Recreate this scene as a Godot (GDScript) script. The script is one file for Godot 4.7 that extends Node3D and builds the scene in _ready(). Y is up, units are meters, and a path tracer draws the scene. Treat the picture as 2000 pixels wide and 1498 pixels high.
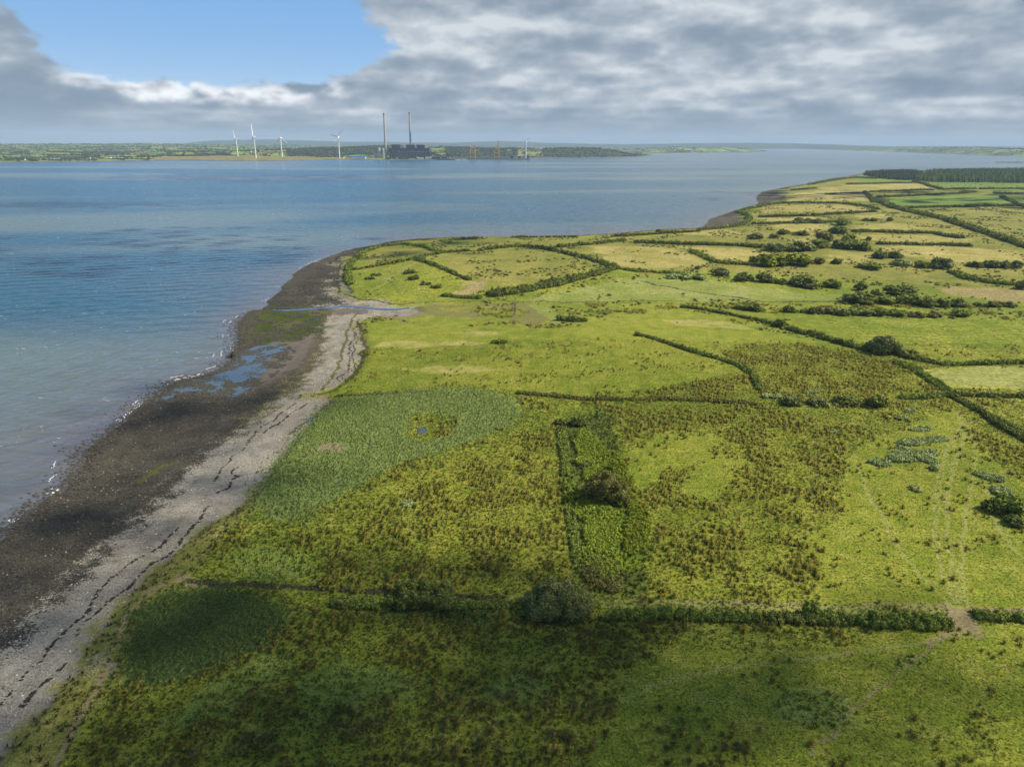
extends Node3D
# An estuary shore seen from the air: shingle beach, wet rush pasture, hedged fields, a power station across the water.

const EYE := Vector3(0, 97, 0)
const FOCAL := 1389.0          # in pixels of the 2000 x 1498 photograph
const PITCH := -18.77
const ROLL := 0.29
var cam_basis: Basis
var rng := RandomNumberGenerator.new()
var M := {}                    # materials
var sun_to := Vector3(0.79, 0.70, -0.08).normalized()
var T0 := 0

func _ready() -> void:
	T0 = Time.get_ticks_msec()
	rng.seed = 20240801
	cam_basis = Basis.from_euler(Vector3(deg_to_rad(PITCH), 0, deg_to_rad(ROLL)))
	# ---- camera
	var cam := Camera3D.new()
	cam.name = "camera"
	cam.fov = rad_to_deg(2.0 * atan(749.0 / FOCAL))
	cam.near = 1.0
	cam.far = 60000.0
	cam.transform = Transform3D(cam_basis, EYE)
	cam.current = true
	add_child(cam)
	# ---- sky, haze, exposure
	var env := Environment.new()
	env.background_mode = Environment.BG_SKY
	var pan := PanoramaSkyMaterial.new()
	pan.panorama = ImageTexture.create_from_image(sky_image())
	pan.energy_multiplier = 0.59
	env.sky = Sky.new()
	env.sky.sky_material = pan
	env.tonemap_mode = Environment.TONE_MAPPER_LINEAR
	env.tonemap_exposure = 1.9
	env.fog_enabled = true
	env.fog_density = 0.000050
	env.fog_light_color = Color(0.75, 0.87, 1.0)
	env.sdfgi_enabled = true
	env.ssao_enabled = true
	env.ssil_enabled = true
	var we := WorldEnvironment.new()
	we.name = "environment"
	we.environment = env
	add_child(we)
	# ---- sun, high on the right
	var sun := DirectionalLight3D.new()
	sun.name = "sun"
	sun.light_energy = 1.5
	sun.light_angular_distance = 0.5
	sun.light_color = Color(1.0, 0.95, 0.86)
	sun.shadow_enabled = true
	sun.transform = Transform3D(Basis.looking_at(-sun_to, Vector3.UP), Vector3(0, 500, 0))
	add_child(sun)
	stage("sky")
	make_materials()
	make_noise()
	make_coast()
	make_heights()
	stage("heights")
	make_classes()
	stage("classes")
	make_ground()
	stage("ground")
	make_water()
	stage("water")
	make_far_land()
	stage("far land")
	make_power_station()
	make_turbines()
	make_far_things()
	stage("far things")
	make_hedges()
	make_bushes()
	stage("bushes")
	make_woods()
	make_small_plants()
	stage("plants")
	make_beach_things()
	make_clouds()
	stage("done")

func stage(what: String) -> void:
	print(what, " ", Time.get_ticks_msec() - T0)

# ------------------------------------------------------------------ helpers
func ground_at(px: float, py: float, h := 0.0) -> Vector3:
	var d := cam_basis * Vector3((px - 1000.0) / FOCAL, (749.0 - py) / FOCAL, -1.0)
	return EYE + d * ((h - EYE.y) / d.y)

func land(px: float, py: float) -> Vector3:
	var h := 4.0
	var p := Vector3.ZERO
	for k in 5:
		p = ground_at(px, py, h)
		h = height(p.x, p.z)
	p.y = h
	return p

func metres_per_pixel(p: Vector3) -> float:
	return -(cam_basis.inverse() * (p - EYE)).z / FOCAL

func flat2(p: Vector3) -> Vector2:
	return Vector2(p.x, p.z)

func lin(r: float, g: float, b: float) -> Color:
	return Color(r, g, b).linear_to_srgb()

func mat(called: String, r: float, g: float, b: float, rough := 0.9) -> StandardMaterial3D:
	var m := StandardMaterial3D.new()
	m.resource_name = called
	m.albedo_color = lin(r, g, b)
	m.roughness = rough
	M[called] = m
	return m

var used_names := {}
func numbered(called: String) -> String:
	if not used_names.has(called):
		used_names[called] = 0
		return called
	used_names[called] += 1
	return "%s_%03d" % [called, used_names[called]]

func tag(o: Node, label := "", category := "", group := "", kind := "") -> Node:
	if label: o.set_meta("label", label)
	if category: o.set_meta("category", category)
	if group: o.set_meta("group", group)
	if kind: o.set_meta("kind", kind)
	return o

func thing(called: String, at: Vector3, turn: float, label: String, category: String, group := "") -> Node3D:
	var o := Node3D.new()
	o.name = numbered(called)
	o.position = at
	o.rotation.y = turn
	add_child(o)
	tag(o, label, category, group)
	return o

func part(called: String, mesh: Mesh, m: Material, parent: Node) -> MeshInstance3D:
	var o := MeshInstance3D.new()
	o.name = called
	o.mesh = mesh
	o.material_override = m
	parent.add_child(o, true)
	return o

func single(called: String, mesh: Mesh, m: Material, label: String, category: String, group := "", kind := "") -> MeshInstance3D:
	var o := MeshInstance3D.new()
	o.name = numbered(called)
	o.mesh = mesh
	o.material_override = m
	add_child(o)
	tag(o, label, category, group, kind)
	return o

func stuff(called: String, mesh: Mesh, m: Material, xf: Array[Transform3D], cols: PackedColorArray, label: String, category: String) -> MultiMeshInstance3D:
	var mm := MultiMesh.new()
	mm.transform_format = MultiMesh.TRANSFORM_3D
	mm.use_colors = true
	mm.mesh = mesh
	mm.instance_count = xf.size()
	for i in xf.size():
		mm.set_instance_transform(i, xf[i])
		mm.set_instance_color(i, cols[i])
	var o := MultiMeshInstance3D.new()
	o.name = numbered(called)
	o.multimesh = mm
	o.material_override = m
	add_child(o)
	tag(o, label, category, "", "stuff")
	return o

class Shape:
	var v := PackedVector3Array()
	var n := PackedVector3Array()
	var c := PackedColorArray()
	var col := Color(1, 1, 1)
	func tri(a: Vector3, b: Vector3, d: Vector3) -> void:
		var k := (d - a).cross(b - a).normalized()
		v.append(a); v.append(b); v.append(d)
		n.append(k); n.append(k); n.append(k)
		c.append(col); c.append(col); c.append(col)
	func quad(a: Vector3, b: Vector3, d: Vector3, e: Vector3) -> void:
		tri(a, b, d)
		tri(a, d, e)
	func box(mid: Vector3, size: Vector3, turn := Basis()) -> void:
		var h := size / 2.0
		var p := []
		for s in [Vector3(-1, -1, -1), Vector3(1, -1, -1), Vector3(1, -1, 1), Vector3(-1, -1, 1), Vector3(-1, 1, -1), Vector3(1, 1, -1), Vector3(1, 1, 1), Vector3(-1, 1, 1)]:
			p.append(mid + turn * (h * s))
		quad(p[4], p[5], p[6], p[7])
		quad(p[3], p[2], p[1], p[0])
		quad(p[7], p[6], p[2], p[3])
		quad(p[5], p[4], p[0], p[1])
		quad(p[4], p[7], p[3], p[0])
		quad(p[6], p[5], p[1], p[2])
	func bar(a: Vector3, b: Vector3, w: float, h := 0.0) -> void:
		var f := (b - a).normalized()
		var u := Vector3.UP if absf(f.y) < 0.95 else Vector3.RIGHT
		var s := f.cross(u).normalized()
		box((a + b) / 2.0, Vector3(w, h if h > 0.0 else w, a.distance_to(b)), Basis(s, s.cross(f), -f))
	func tube(a: Vector3, b: Vector3, ra: float, rb: float, sides := 12, caps := true) -> void:
		var f := (b - a).normalized()
		var u := Vector3.UP if absf(f.y) < 0.95 else Vector3.RIGHT
		var s := f.cross(u).normalized()
		var t := s.cross(f)
		for i in sides:
			var d0 := s * cos(TAU * i / sides) + t * sin(TAU * i / sides)
			var d1 := s * cos(TAU * (i + 1) / sides) + t * sin(TAU * (i + 1) / sides)
			quad(a + d0 * ra, a + d1 * ra, b + d1 * rb, b + d0 * rb)
			if caps:
				tri(b, b + d0 * rb, b + d1 * rb)
				tri(a, a + d1 * ra, a + d0 * ra)
	func ball(mid: Vector3, r: Vector3, lon := 8, lat := 5) -> void:
		for j in lat:
			for i in lon:
				var q := []
				for e in [[i, j], [i + 1, j], [i + 1, j + 1], [i, j + 1]]:
					var th: float = PI * e[1] / lat
					var ph: float = TAU * e[0] / lon
					q.append(mid + r * Vector3(sin(th) * cos(ph), cos(th), sin(th) * sin(ph)))
				if j > 0: tri(q[0], q[1], q[2])
				if j < lat - 1: tri(q[0], q[2], q[3])
	func leaf(at: Vector3, nor: Vector3, face: Vector3, size: float, roll: float) -> void:
		var u := face.cross(Vector3(0.31, 0.87, 0.38)).normalized().rotated(face, roll)
		var w := face.cross(u) * size
		u *= size
		blade(at - u * 0.6 - w * 0.35, at + w * 0.6, at + u * 0.7 - w * 0.25, nor)
	func blade(a: Vector3, b: Vector3, d: Vector3, nor: Vector3) -> void:
		var flip := (d - a).cross(b - a).dot(nor) < 0.0
		v.append(a); v.append(d if flip else b); v.append(b if flip else d)
		n.append(nor); n.append(nor); n.append(nor)
		c.append(col); c.append(col); c.append(col)
	func done() -> ArrayMesh:
		var a := []
		a.resize(Mesh.ARRAY_MAX)
		a[Mesh.ARRAY_VERTEX] = v
		a[Mesh.ARRAY_NORMAL] = n
		a[Mesh.ARRAY_COLOR] = c
		var m := ArrayMesh.new()
		m.add_surface_from_arrays(Mesh.PRIMITIVE_TRIANGLES, a)
		return m

func in_threads(f: Callable, count: int) -> void:
	var id := WorkerThreadPool.add_group_task(f, count, -1, true)
	WorkerThreadPool.wait_for_group_task_completion(id)

func make_materials() -> void:
	for spec in [["foliage", 0.9], ["blade", 0.75], ["stone", 0.85], ["plain", 0.7], ["puff", 1.0]]:
		var m := mat(spec[0], 1, 1, 1, spec[1])
		m.vertex_color_use_as_albedo = true
		m.cull_mode = BaseMaterial3D.CULL_DISABLED
	M.foliage.backlight_enabled = true
	M.foliage.backlight = Color(0.5, 0.5, 0.28)
	M.foliage.metallic_specular = 0.25
	M.blade.backlight_enabled = true
	M.blade.backlight = Color(0.8, 0.8, 0.45)
	M.blade.metallic_specular = 0.3
	M.puff.backlight_enabled = true
	M.puff.backlight = Color(0.8, 0.8, 0.8)
	mat("bark", 0.08, 0.06, 0.045)
	mat("white_paint", 0.78, 0.79, 0.8, 0.5)
	mat("concrete", 0.34, 0.31, 0.28)
	mat("concrete_cap", 0.12, 0.11, 0.11)
	mat("dark_cladding", 0.014, 0.013, 0.022, 0.9)
	mat("roof_edge", 0.26, 0.23, 0.22, 0.7)
	mat("slate", 0.07, 0.075, 0.085, 0.6)
	mat("blue_paint", 0.06, 0.30, 0.55, 0.5)
	mat("crane_yellow", 0.80, 0.42, 0.03, 0.6)
	mat("steel_grey", 0.25, 0.26, 0.28, 0.6)
	mat("jetty_timber", 0.05, 0.05, 0.052)
	mat("window_glass", 0.5, 0.52, 0.55, 0.2)
	mat("whitewash", 0.75, 0.74, 0.7)
	mat("cream_render", 0.6, 0.55, 0.44)
	mat("rust_red", 0.3, 0.09, 0.05)

# ------------------------------------------------------------------ sky
func ramp(x: float, pts: Array) -> float:
	if x <= pts[0][0]: return pts[0][1]
	for i in range(1, pts.size()):
		if x <= pts[i][0]:
			return lerpf(pts[i - 1][1], pts[i][1], (x - pts[i - 1][0]) / (pts[i][0] - pts[i - 1][0]))
	return pts[-1][1]

var sky_bumps: FastNoiseLite
var sky_soft: FastNoiseLite

func sky_color(az: float, el: float) -> Color:
	var e := maxf(el, 0.0)
	# clear air: deep blue above, pale towards the horizon
	var clear := Color(0.16, 0.37, 0.70).lerp(Color(0.50, 0.67, 0.83), exp(-maxf(e - 2.0, 0.0) / 3.6))
	clear = clear.lerp(Color(0.085, 0.21, 0.50), smoothstep(15.0, 70.0, e))
	# the cloud sheet, laid out on a flat layer high above so that it crowds together near the horizon
	var squash := 1.0 / tan(deg_to_rad(e + 5.0))
	var u := sin(deg_to_rad(az)) * squash
	var w := -cos(deg_to_rad(az)) * squash
	var big := sky_soft.get_noise_2d(u * 90.0 + 300.0, w * 90.0)
	var mid := sky_bumps.get_noise_2d(az * 4.6, e * 13.0)
	var above := sky_bumps.get_noise_2d(az * 4.6 + 2.0, e * 13.0 + 12.0)
	var fine := sky_bumps.get_noise_2d(az * 26.0 + 900.0, e * 48.0)
	var band := sky_soft.get_noise_2d(az * 1.3 + 70.0, e * 19.0)
	var puff := 1.0 - 2.4 * absf(sky_bumps.get_noise_2d(az * 7.0 + u * 14.0 + 333.0, e * 22.0 + 71.0))
	# how far inside the open patch of blue this direction lies, in degrees
	var a_left := ramp(e, [[3.0, -29.5], [4.5, -30.8], [6.3, -32.0], [8.0, -33.6], [9.6, -37.0], [20, -52], [45, -105]])
	var a_right := ramp(e, [[3.0, -14.0], [4.2, -11.6], [5.2, -10.0], [6.3, -8.6], [9.6, -10.2], [20, 4], [45, 45]])
	var e_low := ramp(az, [[-34, 4.2], [-30, 3.9], [-27, 3.25], [-17, 3.15], [-11.6, 4.1], [-9, 5.4]])
	var open := minf(minf(az - a_left, a_right - az) * 0.55, e - e_low)
	open = minf(open, (62.0 - e) * 0.3)
	open += mid * 0.75 + fine * 0.55 - puff * 0.22 + clampf(e - 8.0, 0.0, 14.0) * big * 0.18
	if e > 12.0:
		open = maxf(open, (big - 0.22 - 0.12 * smoothstep(25.0, 12.0, e)) * 9.0 * smoothstep(12.0, 20.0, e))
	var hole := smoothstep(-0.15, 0.38, open)
	# the cloud's own light: grey-blue bodies, brighter where they thin out or face up
	var lit := clampf(0.52 + (mid - above) * 0.42 + mid * 0.22 + band * 0.26 + big * 0.30 + fine * 0.12 + puff * 0.15 - 0.25 * smoothstep(-26.0, -33.0, az) - 0.12 * smoothstep(5.5, 3.0, e), 0.0, 1.0)
	lit = lit * lit * 1.25
	var body := Color(0.215, 0.285, 0.365).lerp(Color(0.60, 0.645, 0.69), clampf(lit, 0.0, 1.0))
	body = body.lerp(Color(0.40, 0.46, 0.52), smoothstep(10.0, 40.0, e) * 0.5)
	# cumulus tops that stand in the sun along the edge of the gap
	var rim := smoothstep(-1.25, -0.15, open) * smoothstep(2.0, 2.7, e) * smoothstep(4.8, 3.7, e) * smoothstep(-33.0, -29.0, az) * smoothstep(-9.0, -14.0, az)
	body = body.lerp(Color(0.93, 0.95, 0.97), rim * clampf(0.40 + (mid - above) * 1.5 + fine * 0.5 + puff * 0.35, 0.0, 1.0))
	# low haze, the blue of distance
	body = body.lerp(Color(0.262, 0.325, 0.392), smoothstep(2.6, 0.2, e + band * 0.5) * 0.85)
	return body.lerp(clear, hole)

func sky_image() -> Image:
	sky_bumps = FastNoiseLite.new()
	sky_bumps.seed = 5
	sky_bumps.frequency = 0.016
	sky_bumps.fractal_octaves = 5
	sky_bumps.fractal_gain = 0.54
	sky_soft = FastNoiseLite.new()
	sky_soft.seed = 11
	sky_soft.frequency = 0.011
	sky_soft.fractal_octaves = 4
	var low := Image.create_empty(1024, 512, false, Image.FORMAT_RGB8)
	var rows := []
	rows.resize(512)
	in_threads(func(j: int): rows[j] = sky_row(1024, 90.0 - (j + 0.5) * 180.0 / 512.0), 512)
	low.set_data(1024, 512, false, Image.FORMAT_RGB8, joined(rows))
	low.resize(4096, 2048, Image.INTERPOLATE_CUBIC)
	# the lowest 30 degrees, where clouds are seen from the side, in full detail
	var fine_rows := 342
	var strip := []
	strip.resize(fine_rows)
	in_threads(func(j: int): strip[j] = sky_row(4096, (fine_rows - j - 0.5) * 180.0 / 2048.0), fine_rows)
	low.blit_rect(Image.create_from_data(4096, fine_rows, false, Image.FORMAT_RGB8, joined(strip)), Rect2i(0, 0, 4096, fine_rows), Vector2i(0, 1024 - fine_rows))
	return low

func sky_row(wide: int, el: float) -> PackedByteArray:
	var out := PackedByteArray()
	out.resize(wide * 3)
	for i in wide:
		var c := sky_color(wrapf((i + 0.5) * 360.0 / wide, -180.0, 180.0), el).linear_to_srgb()
		var d := float((i * 7919 + int(el * 1000.0) * 104729) % 97) / 97.0 - 0.5
		out[i * 3] = clampi(roundi(c.r * 255.0 + d), 0, 255)
		out[i * 3 + 1] = clampi(roundi(c.g * 255.0 + d), 0, 255)
		out[i * 3 + 2] = clampi(roundi(c.b * 255.0 + d), 0, 255)
	return out

func joined(rows: Array) -> PackedByteArray:
	var all := PackedByteArray()
	for r in rows:
		all.append_array(r)
	return all

# ------------------------------------------------------------------ noise tiles
var n_mid: PackedByteArray
var n_alt: PackedByteArray
var n_fine: PackedByteArray
var n_wide: PackedByteArray
var n_relief := FastNoiseLite.new()

func tile(seed_: int, freq: float, octaves: int, gain := 0.5) -> PackedByteArray:
	var f := FastNoiseLite.new()
	f.seed = seed_
	f.noise_type = FastNoiseLite.TYPE_SIMPLEX_SMOOTH
	f.frequency = freq
	f.fractal_octaves = octaves
	f.fractal_gain = gain
	var im := f.get_seamless_image(512, 512)
	im.convert(Image.FORMAT_L8)
	return im.get_data()

func make_noise() -> void:
	n_mid = tile(3, 0.02, 4)
	n_alt = tile(4, 0.02, 4)
	n_fine = tile(6, 0.16, 3, 0.7)
	n_wide = tile(8, 0.012, 4, 0.55)
	n_relief.seed = 21
	n_relief.frequency = 0.006
	n_relief.fractal_octaves = 4

# ------------------------------------------------------------------ coast line
var edge_px := [[-120, 1640], [-60, 1550], [0, 1470], [30, 1432], [62, 1398], [98, 1362], [130, 1328], [152, 1300], [178, 1252], [220, 1200], [258, 1157], [303, 1109], [357, 1067], [402, 1022], [448, 1005], [480, 976], [507, 950],
	[540, 899], [573, 860], [597, 833], [618, 812], [640, 790], [653, 779], [628, 776], [604, 774], [588, 775], [582, 770], [600, 768], [620, 769], [642, 763], [668, 748], [691, 729], [702, 712], [707, 698], [703, 690], [715, 680], [710, 668], [704, 662], [708, 650], [702, 640], [697, 630], [718, 622], [757, 618], [800, 616], [822, 609],
	[805, 600], [800, 593], [770, 591], [735, 586], [706, 581], [690, 573], [681, 560], [675, 541], [676, 525], [680, 513], [693, 500], [712, 489], [733, 481], [775, 472], [830, 467], [880, 464.5], [932, 462.5], [1020, 462.5], [1125, 461], [1195, 457.5], [1293, 449], [1360, 447.5], [1400, 443], [1448, 436], [1460, 428], [1452, 421],
	[1450, 411], [1475, 402], [1505, 398], [1529, 392], [1534, 380], [1528, 371], [1545, 366], [1580, 360], [1610, 352], [1640, 347], [1670, 344], [1686, 340], [1700, 337], [1760, 335], [1850, 333], [1950, 331.5], [2080, 331]]
var water_px := [[-160, 1180], [-60, 1100], [0, 1050], [32, 1020], [66, 992], [120, 956], [152, 925], [158, 905], [168, 878], [210, 848], [258, 806], [285, 785], [310, 765], [338, 746], [390, 735], [432, 722], [448, 705], [458, 683], [461, 655], [463, 632], [480, 615], [516, 594], [543, 564], [574, 533], [600, 517], [630, 505], [675, 488.5], [712, 482],
	[745, 475], [775, 470], [830, 465.3], [880, 463], [1020, 461], [1125, 459.6], [1195, 456], [1293, 447.6], [1360, 445.5], [1372, 443], [1386, 427], [1413, 419], [1436, 411], [1474, 400], [1481, 397], [1474, 386], [1486, 374.5], [1518, 369.5], [1532, 366], [1580, 358.8], [1610, 351], [1640, 346], [1670, 343], [1688, 338.5], [1760, 333.5], [1850, 331.5], [1950, 330], [2080, 329.5]]
var edge: PackedVector2Array
var water: PackedVector2Array
var land_poly: PackedVector2Array
var wet_poly: PackedVector2Array

func make_coast() -> void:
	for q in edge_px:
		edge.append(flat2(ground_at(q[0], q[1], 2.2)))
	for q in water_px:
		water.append(flat2(ground_at(q[0], q[1], 0.0)))
	var close := [Vector2(3600, edge[-1].y), Vector2(3600, 400), Vector2(edge[0].x, 400)]
	land_poly = edge.duplicate()
	land_poly.append_array(close)
	wet_poly = water.duplicate()
	wet_poly.append_array([Vector2(3600, water[-1].y), Vector2(3600, 400), Vector2(water[0].x, 400)])

func off_line(line: PackedVector2Array, p: Vector2) -> float:
	var best := 1e12
	for i in line.size() - 1:
		best = minf(best, Geometry2D.get_closest_point_to_segment(p, line[i], line[i + 1]).distance_squared_to(p))
	return sqrt(best)

# ------------------------------------------------------------------ heights
var tiers := [
	{"x": -170.0, "z": -420.0, "size": 340.0, "cells": 272, "grid": 171},
	{"x": -300.0, "z": -1240.0, "size": 1200.0, "cells": 300, "grid": 201},
	{"x": -700.0, "z": -3100.0, "size": 3200.0, "cells": 256, "grid": 161},
]
var swells := [[900, 520, 150.0, 4.5], [1000, 690, 60.0, 1.8], [1300, 660, 80.0, 2.2], [1150, 640, 40.0, 1.2], [760, 560, 60.0, 1.0], [1900, 660, 90.0, 3.0], [1500, 470, 200.0, 3.5], [1850, 420, 260.0, 6.0], [1900, 350, 420.0, 8.0], [1600, 395, 160.0, 3.0], [1800, 1300, 45.0, 1.0]]
var swell_at := []

func raw_height(p: Vector2) -> float:
	if Geometry2D.is_point_in_polygon(p, land_poly):
		var d := off_line(edge, p)
		var h := 2.0 + 1.0 * smoothstep(0.0, 4.0, d) + 0.5 * smoothstep(0.0, 60.0, d)
		var inland := smoothstep(5.0, 70.0, d)
		h += inland * (n_relief.get_noise_2d(p.x, p.y) * 1.6 + n_relief.get_noise_2d(p.x * 5.0, p.y * 5.0) * 0.35)
		for s in swell_at:
			h += s[2] * inland * exp(-p.distance_squared_to(s[0]) / (s[1] * s[1]))
		return h
	if Geometry2D.is_point_in_polygon(p, wet_poly):
		var d1 := off_line(edge, p)
		var d2 := off_line(water, p)
		return 1.75 * d2 / maxf(d1 + d2, 0.1) + 0.02
	return -0.25 - minf(off_line(water, p) * 0.03, 3.0)

func make_heights() -> void:
	for s in swells:
		swell_at.append([flat2(ground_at(s[0], s[1], 4.0)), s[2], s[3]])
	for t in tiers:
		var k: int = t.grid
		var rows := []
		rows.resize(k)
		in_threads(func(j: int):
			var row := PackedFloat32Array()
			row.resize(k)
			for i in k:
				row[i] = raw_height(Vector2(t.x + t.size * i / (k - 1), t.z + t.size * j / (k - 1)))
			rows[j] = row, k)
		var all := PackedFloat32Array()
		for r in rows:
			all.append_array(r)
		t.h = all

func height(x: float, z: float) -> float:
	for t in tiers:
		var k: int = t.grid
		var u: float = (x - t.x) / t.size * (k - 1)
		var w: float = (z - t.z) / t.size * (k - 1)
		if u >= 0.0 and w >= 0.0 and u < k - 1.001 and w < k - 1.001:
			var i := int(u)
			var j := int(w)
			var h: PackedFloat32Array = t.h
			u -= i
			w -= j
			return lerpf(lerpf(h[j * k + i], h[j * k + i + 1], u), lerpf(h[j * k + k + i], h[j * k + k + i + 1], u), w)
	return 3.0

# ------------------------------------------------------------------ what grows where
enum {SEABED, PASTURE, DRY, RUSH, REED, DARKREED, SCRUB, SHINGLE, WETSTONE, ALGAE, WEEDY, MUD, COAST, EARTH, LUSH, BRACKEN, SAND, MARSH, WRACK, ROUGH, OLIVE, HERB, BRAMBLE, DITCH, TRACK, WEEDLINE, SALT, CLAY, PALE}
# per class: first colour, second colour (mixed in patches), fleck colour, share of flecks, strength of the fine grain; all base colours are linear
var looks := {
	SEABED: [0.07, 0.065, 0.055, 0.09, 0.085, 0.07, 0.03, 0.03, 0.03, 0.3, 0.4],
	PASTURE: [0.102, 0.136, 0.012, 0.170, 0.184, 0.023, 0.240, 0.220, 0.065, 0.20, 0.45],
	DRY: [0.185, 0.175, 0.040, 0.295, 0.255, 0.090, 0.090, 0.105, 0.020, 0.24, 0.36],
	RUSH: [0.105, 0.130, 0.013, 0.168, 0.178, 0.022, 0.195, 0.160, 0.060, 0.16, 0.45],
	REED: [0.085, 0.128, 0.030, 0.120, 0.158, 0.044, 0.140, 0.130, 0.040, 0.08, 0.35],
	DARKREED: [0.034, 0.060, 0.016, 0.050, 0.076, 0.018, 0.075, 0.075, 0.020, 0.10, 0.35],
	SCRUB: [0.050, 0.072, 0.012, 0.085, 0.108, 0.016, 0.085, 0.085, 0.020, 0.12, 0.5],
	SHINGLE: [0.140, 0.128, 0.106, 0.240, 0.222, 0.186, 0.070, 0.066, 0.058, 0.14, 0.42],
	WETSTONE: [0.038, 0.035, 0.027, 0.076, 0.068, 0.050, 0.024, 0.022, 0.018, 0.30, 0.60],
	ALGAE: [0.024, 0.042, 0.005, 0.062, 0.080, 0.006, 0.028, 0.030, 0.014, 0.55, 0.6],
	WEEDY: [0.070, 0.066, 0.030, 0.090, 0.086, 0.030, 0.040, 0.044, 0.012, 0.34, 0.45],
	MUD: [0.150, 0.115, 0.080, 0.190, 0.150, 0.100, 0.090, 0.075, 0.050, 0.10, 0.20],
	COAST: [0.105, 0.115, 0.022, 0.160, 0.150, 0.042, 0.250, 0.220, 0.130, 0.12, 0.45],
	EARTH: [0.150, 0.122, 0.062, 0.210, 0.175, 0.095, 0.100, 0.110, 0.020, 0.20, 0.35],
	LUSH: [0.085, 0.138, 0.020, 0.115, 0.170, 0.028, 0.140, 0.160, 0.040, 0.08, 0.22],
	BRACKEN: [0.185, 0.160, 0.062, 0.270, 0.220, 0.105, 0.090, 0.085, 0.020, 0.25, 0.4],
	SAND: [0.080, 0.070, 0.060, 0.110, 0.096, 0.082, 0.060, 0.055, 0.050, 0.05, 0.20],
	MARSH: [0.135, 0.168, 0.030, 0.195, 0.208, 0.058, 0.250, 0.245, 0.110, 0.20, 0.34],
	WRACK: [0.022, 0.019, 0.015, 0.034, 0.028, 0.021, 0.100, 0.080, 0.060, 0.08, 0.5],
	ROUGH: [0.100, 0.132, 0.013, 0.180, 0.195, 0.026, 0.240, 0.215, 0.080, 0.13, 0.42],
	OLIVE: [0.105, 0.122, 0.020, 0.195, 0.182, 0.042, 0.070, 0.082, 0.014, 0.24, 0.34],
	HERB: [0.095, 0.135, 0.022, 0.140, 0.168, 0.036, 0.170, 0.175, 0.055, 0.12, 0.5],
	BRAMBLE: [0.060, 0.092, 0.010, 0.115, 0.160, 0.010, 0.080, 0.075, 0.020, 0.14, 0.5],
	DITCH: [0.040, 0.034, 0.026, 0.055, 0.048, 0.034, 0.060, 0.070, 0.015, 0.2, 0.4],
	TRACK: [0.150, 0.175, 0.032, 0.200, 0.200, 0.060, 0.120, 0.140, 0.018, 0.22, 0.30],
	WEEDLINE: [0.060, 0.070, 0.018, 0.090, 0.095, 0.028, 0.040, 0.040, 0.012, 0.3, 0.4],
	SALT: [0.115, 0.115, 0.034, 0.150, 0.140, 0.045, 0.080, 0.075, 0.030, 0.2, 0.30],
	PALE: [0.140, 0.162, 0.024, 0.245, 0.225, 0.068, 0.320, 0.280, 0.120, 0.25, 0.4],
	CLAY: [0.060, 0.046, 0.032, 0.090, 0.068, 0.046, 0.030, 0.025, 0.018, 0.3, 0.4],
}

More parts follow.
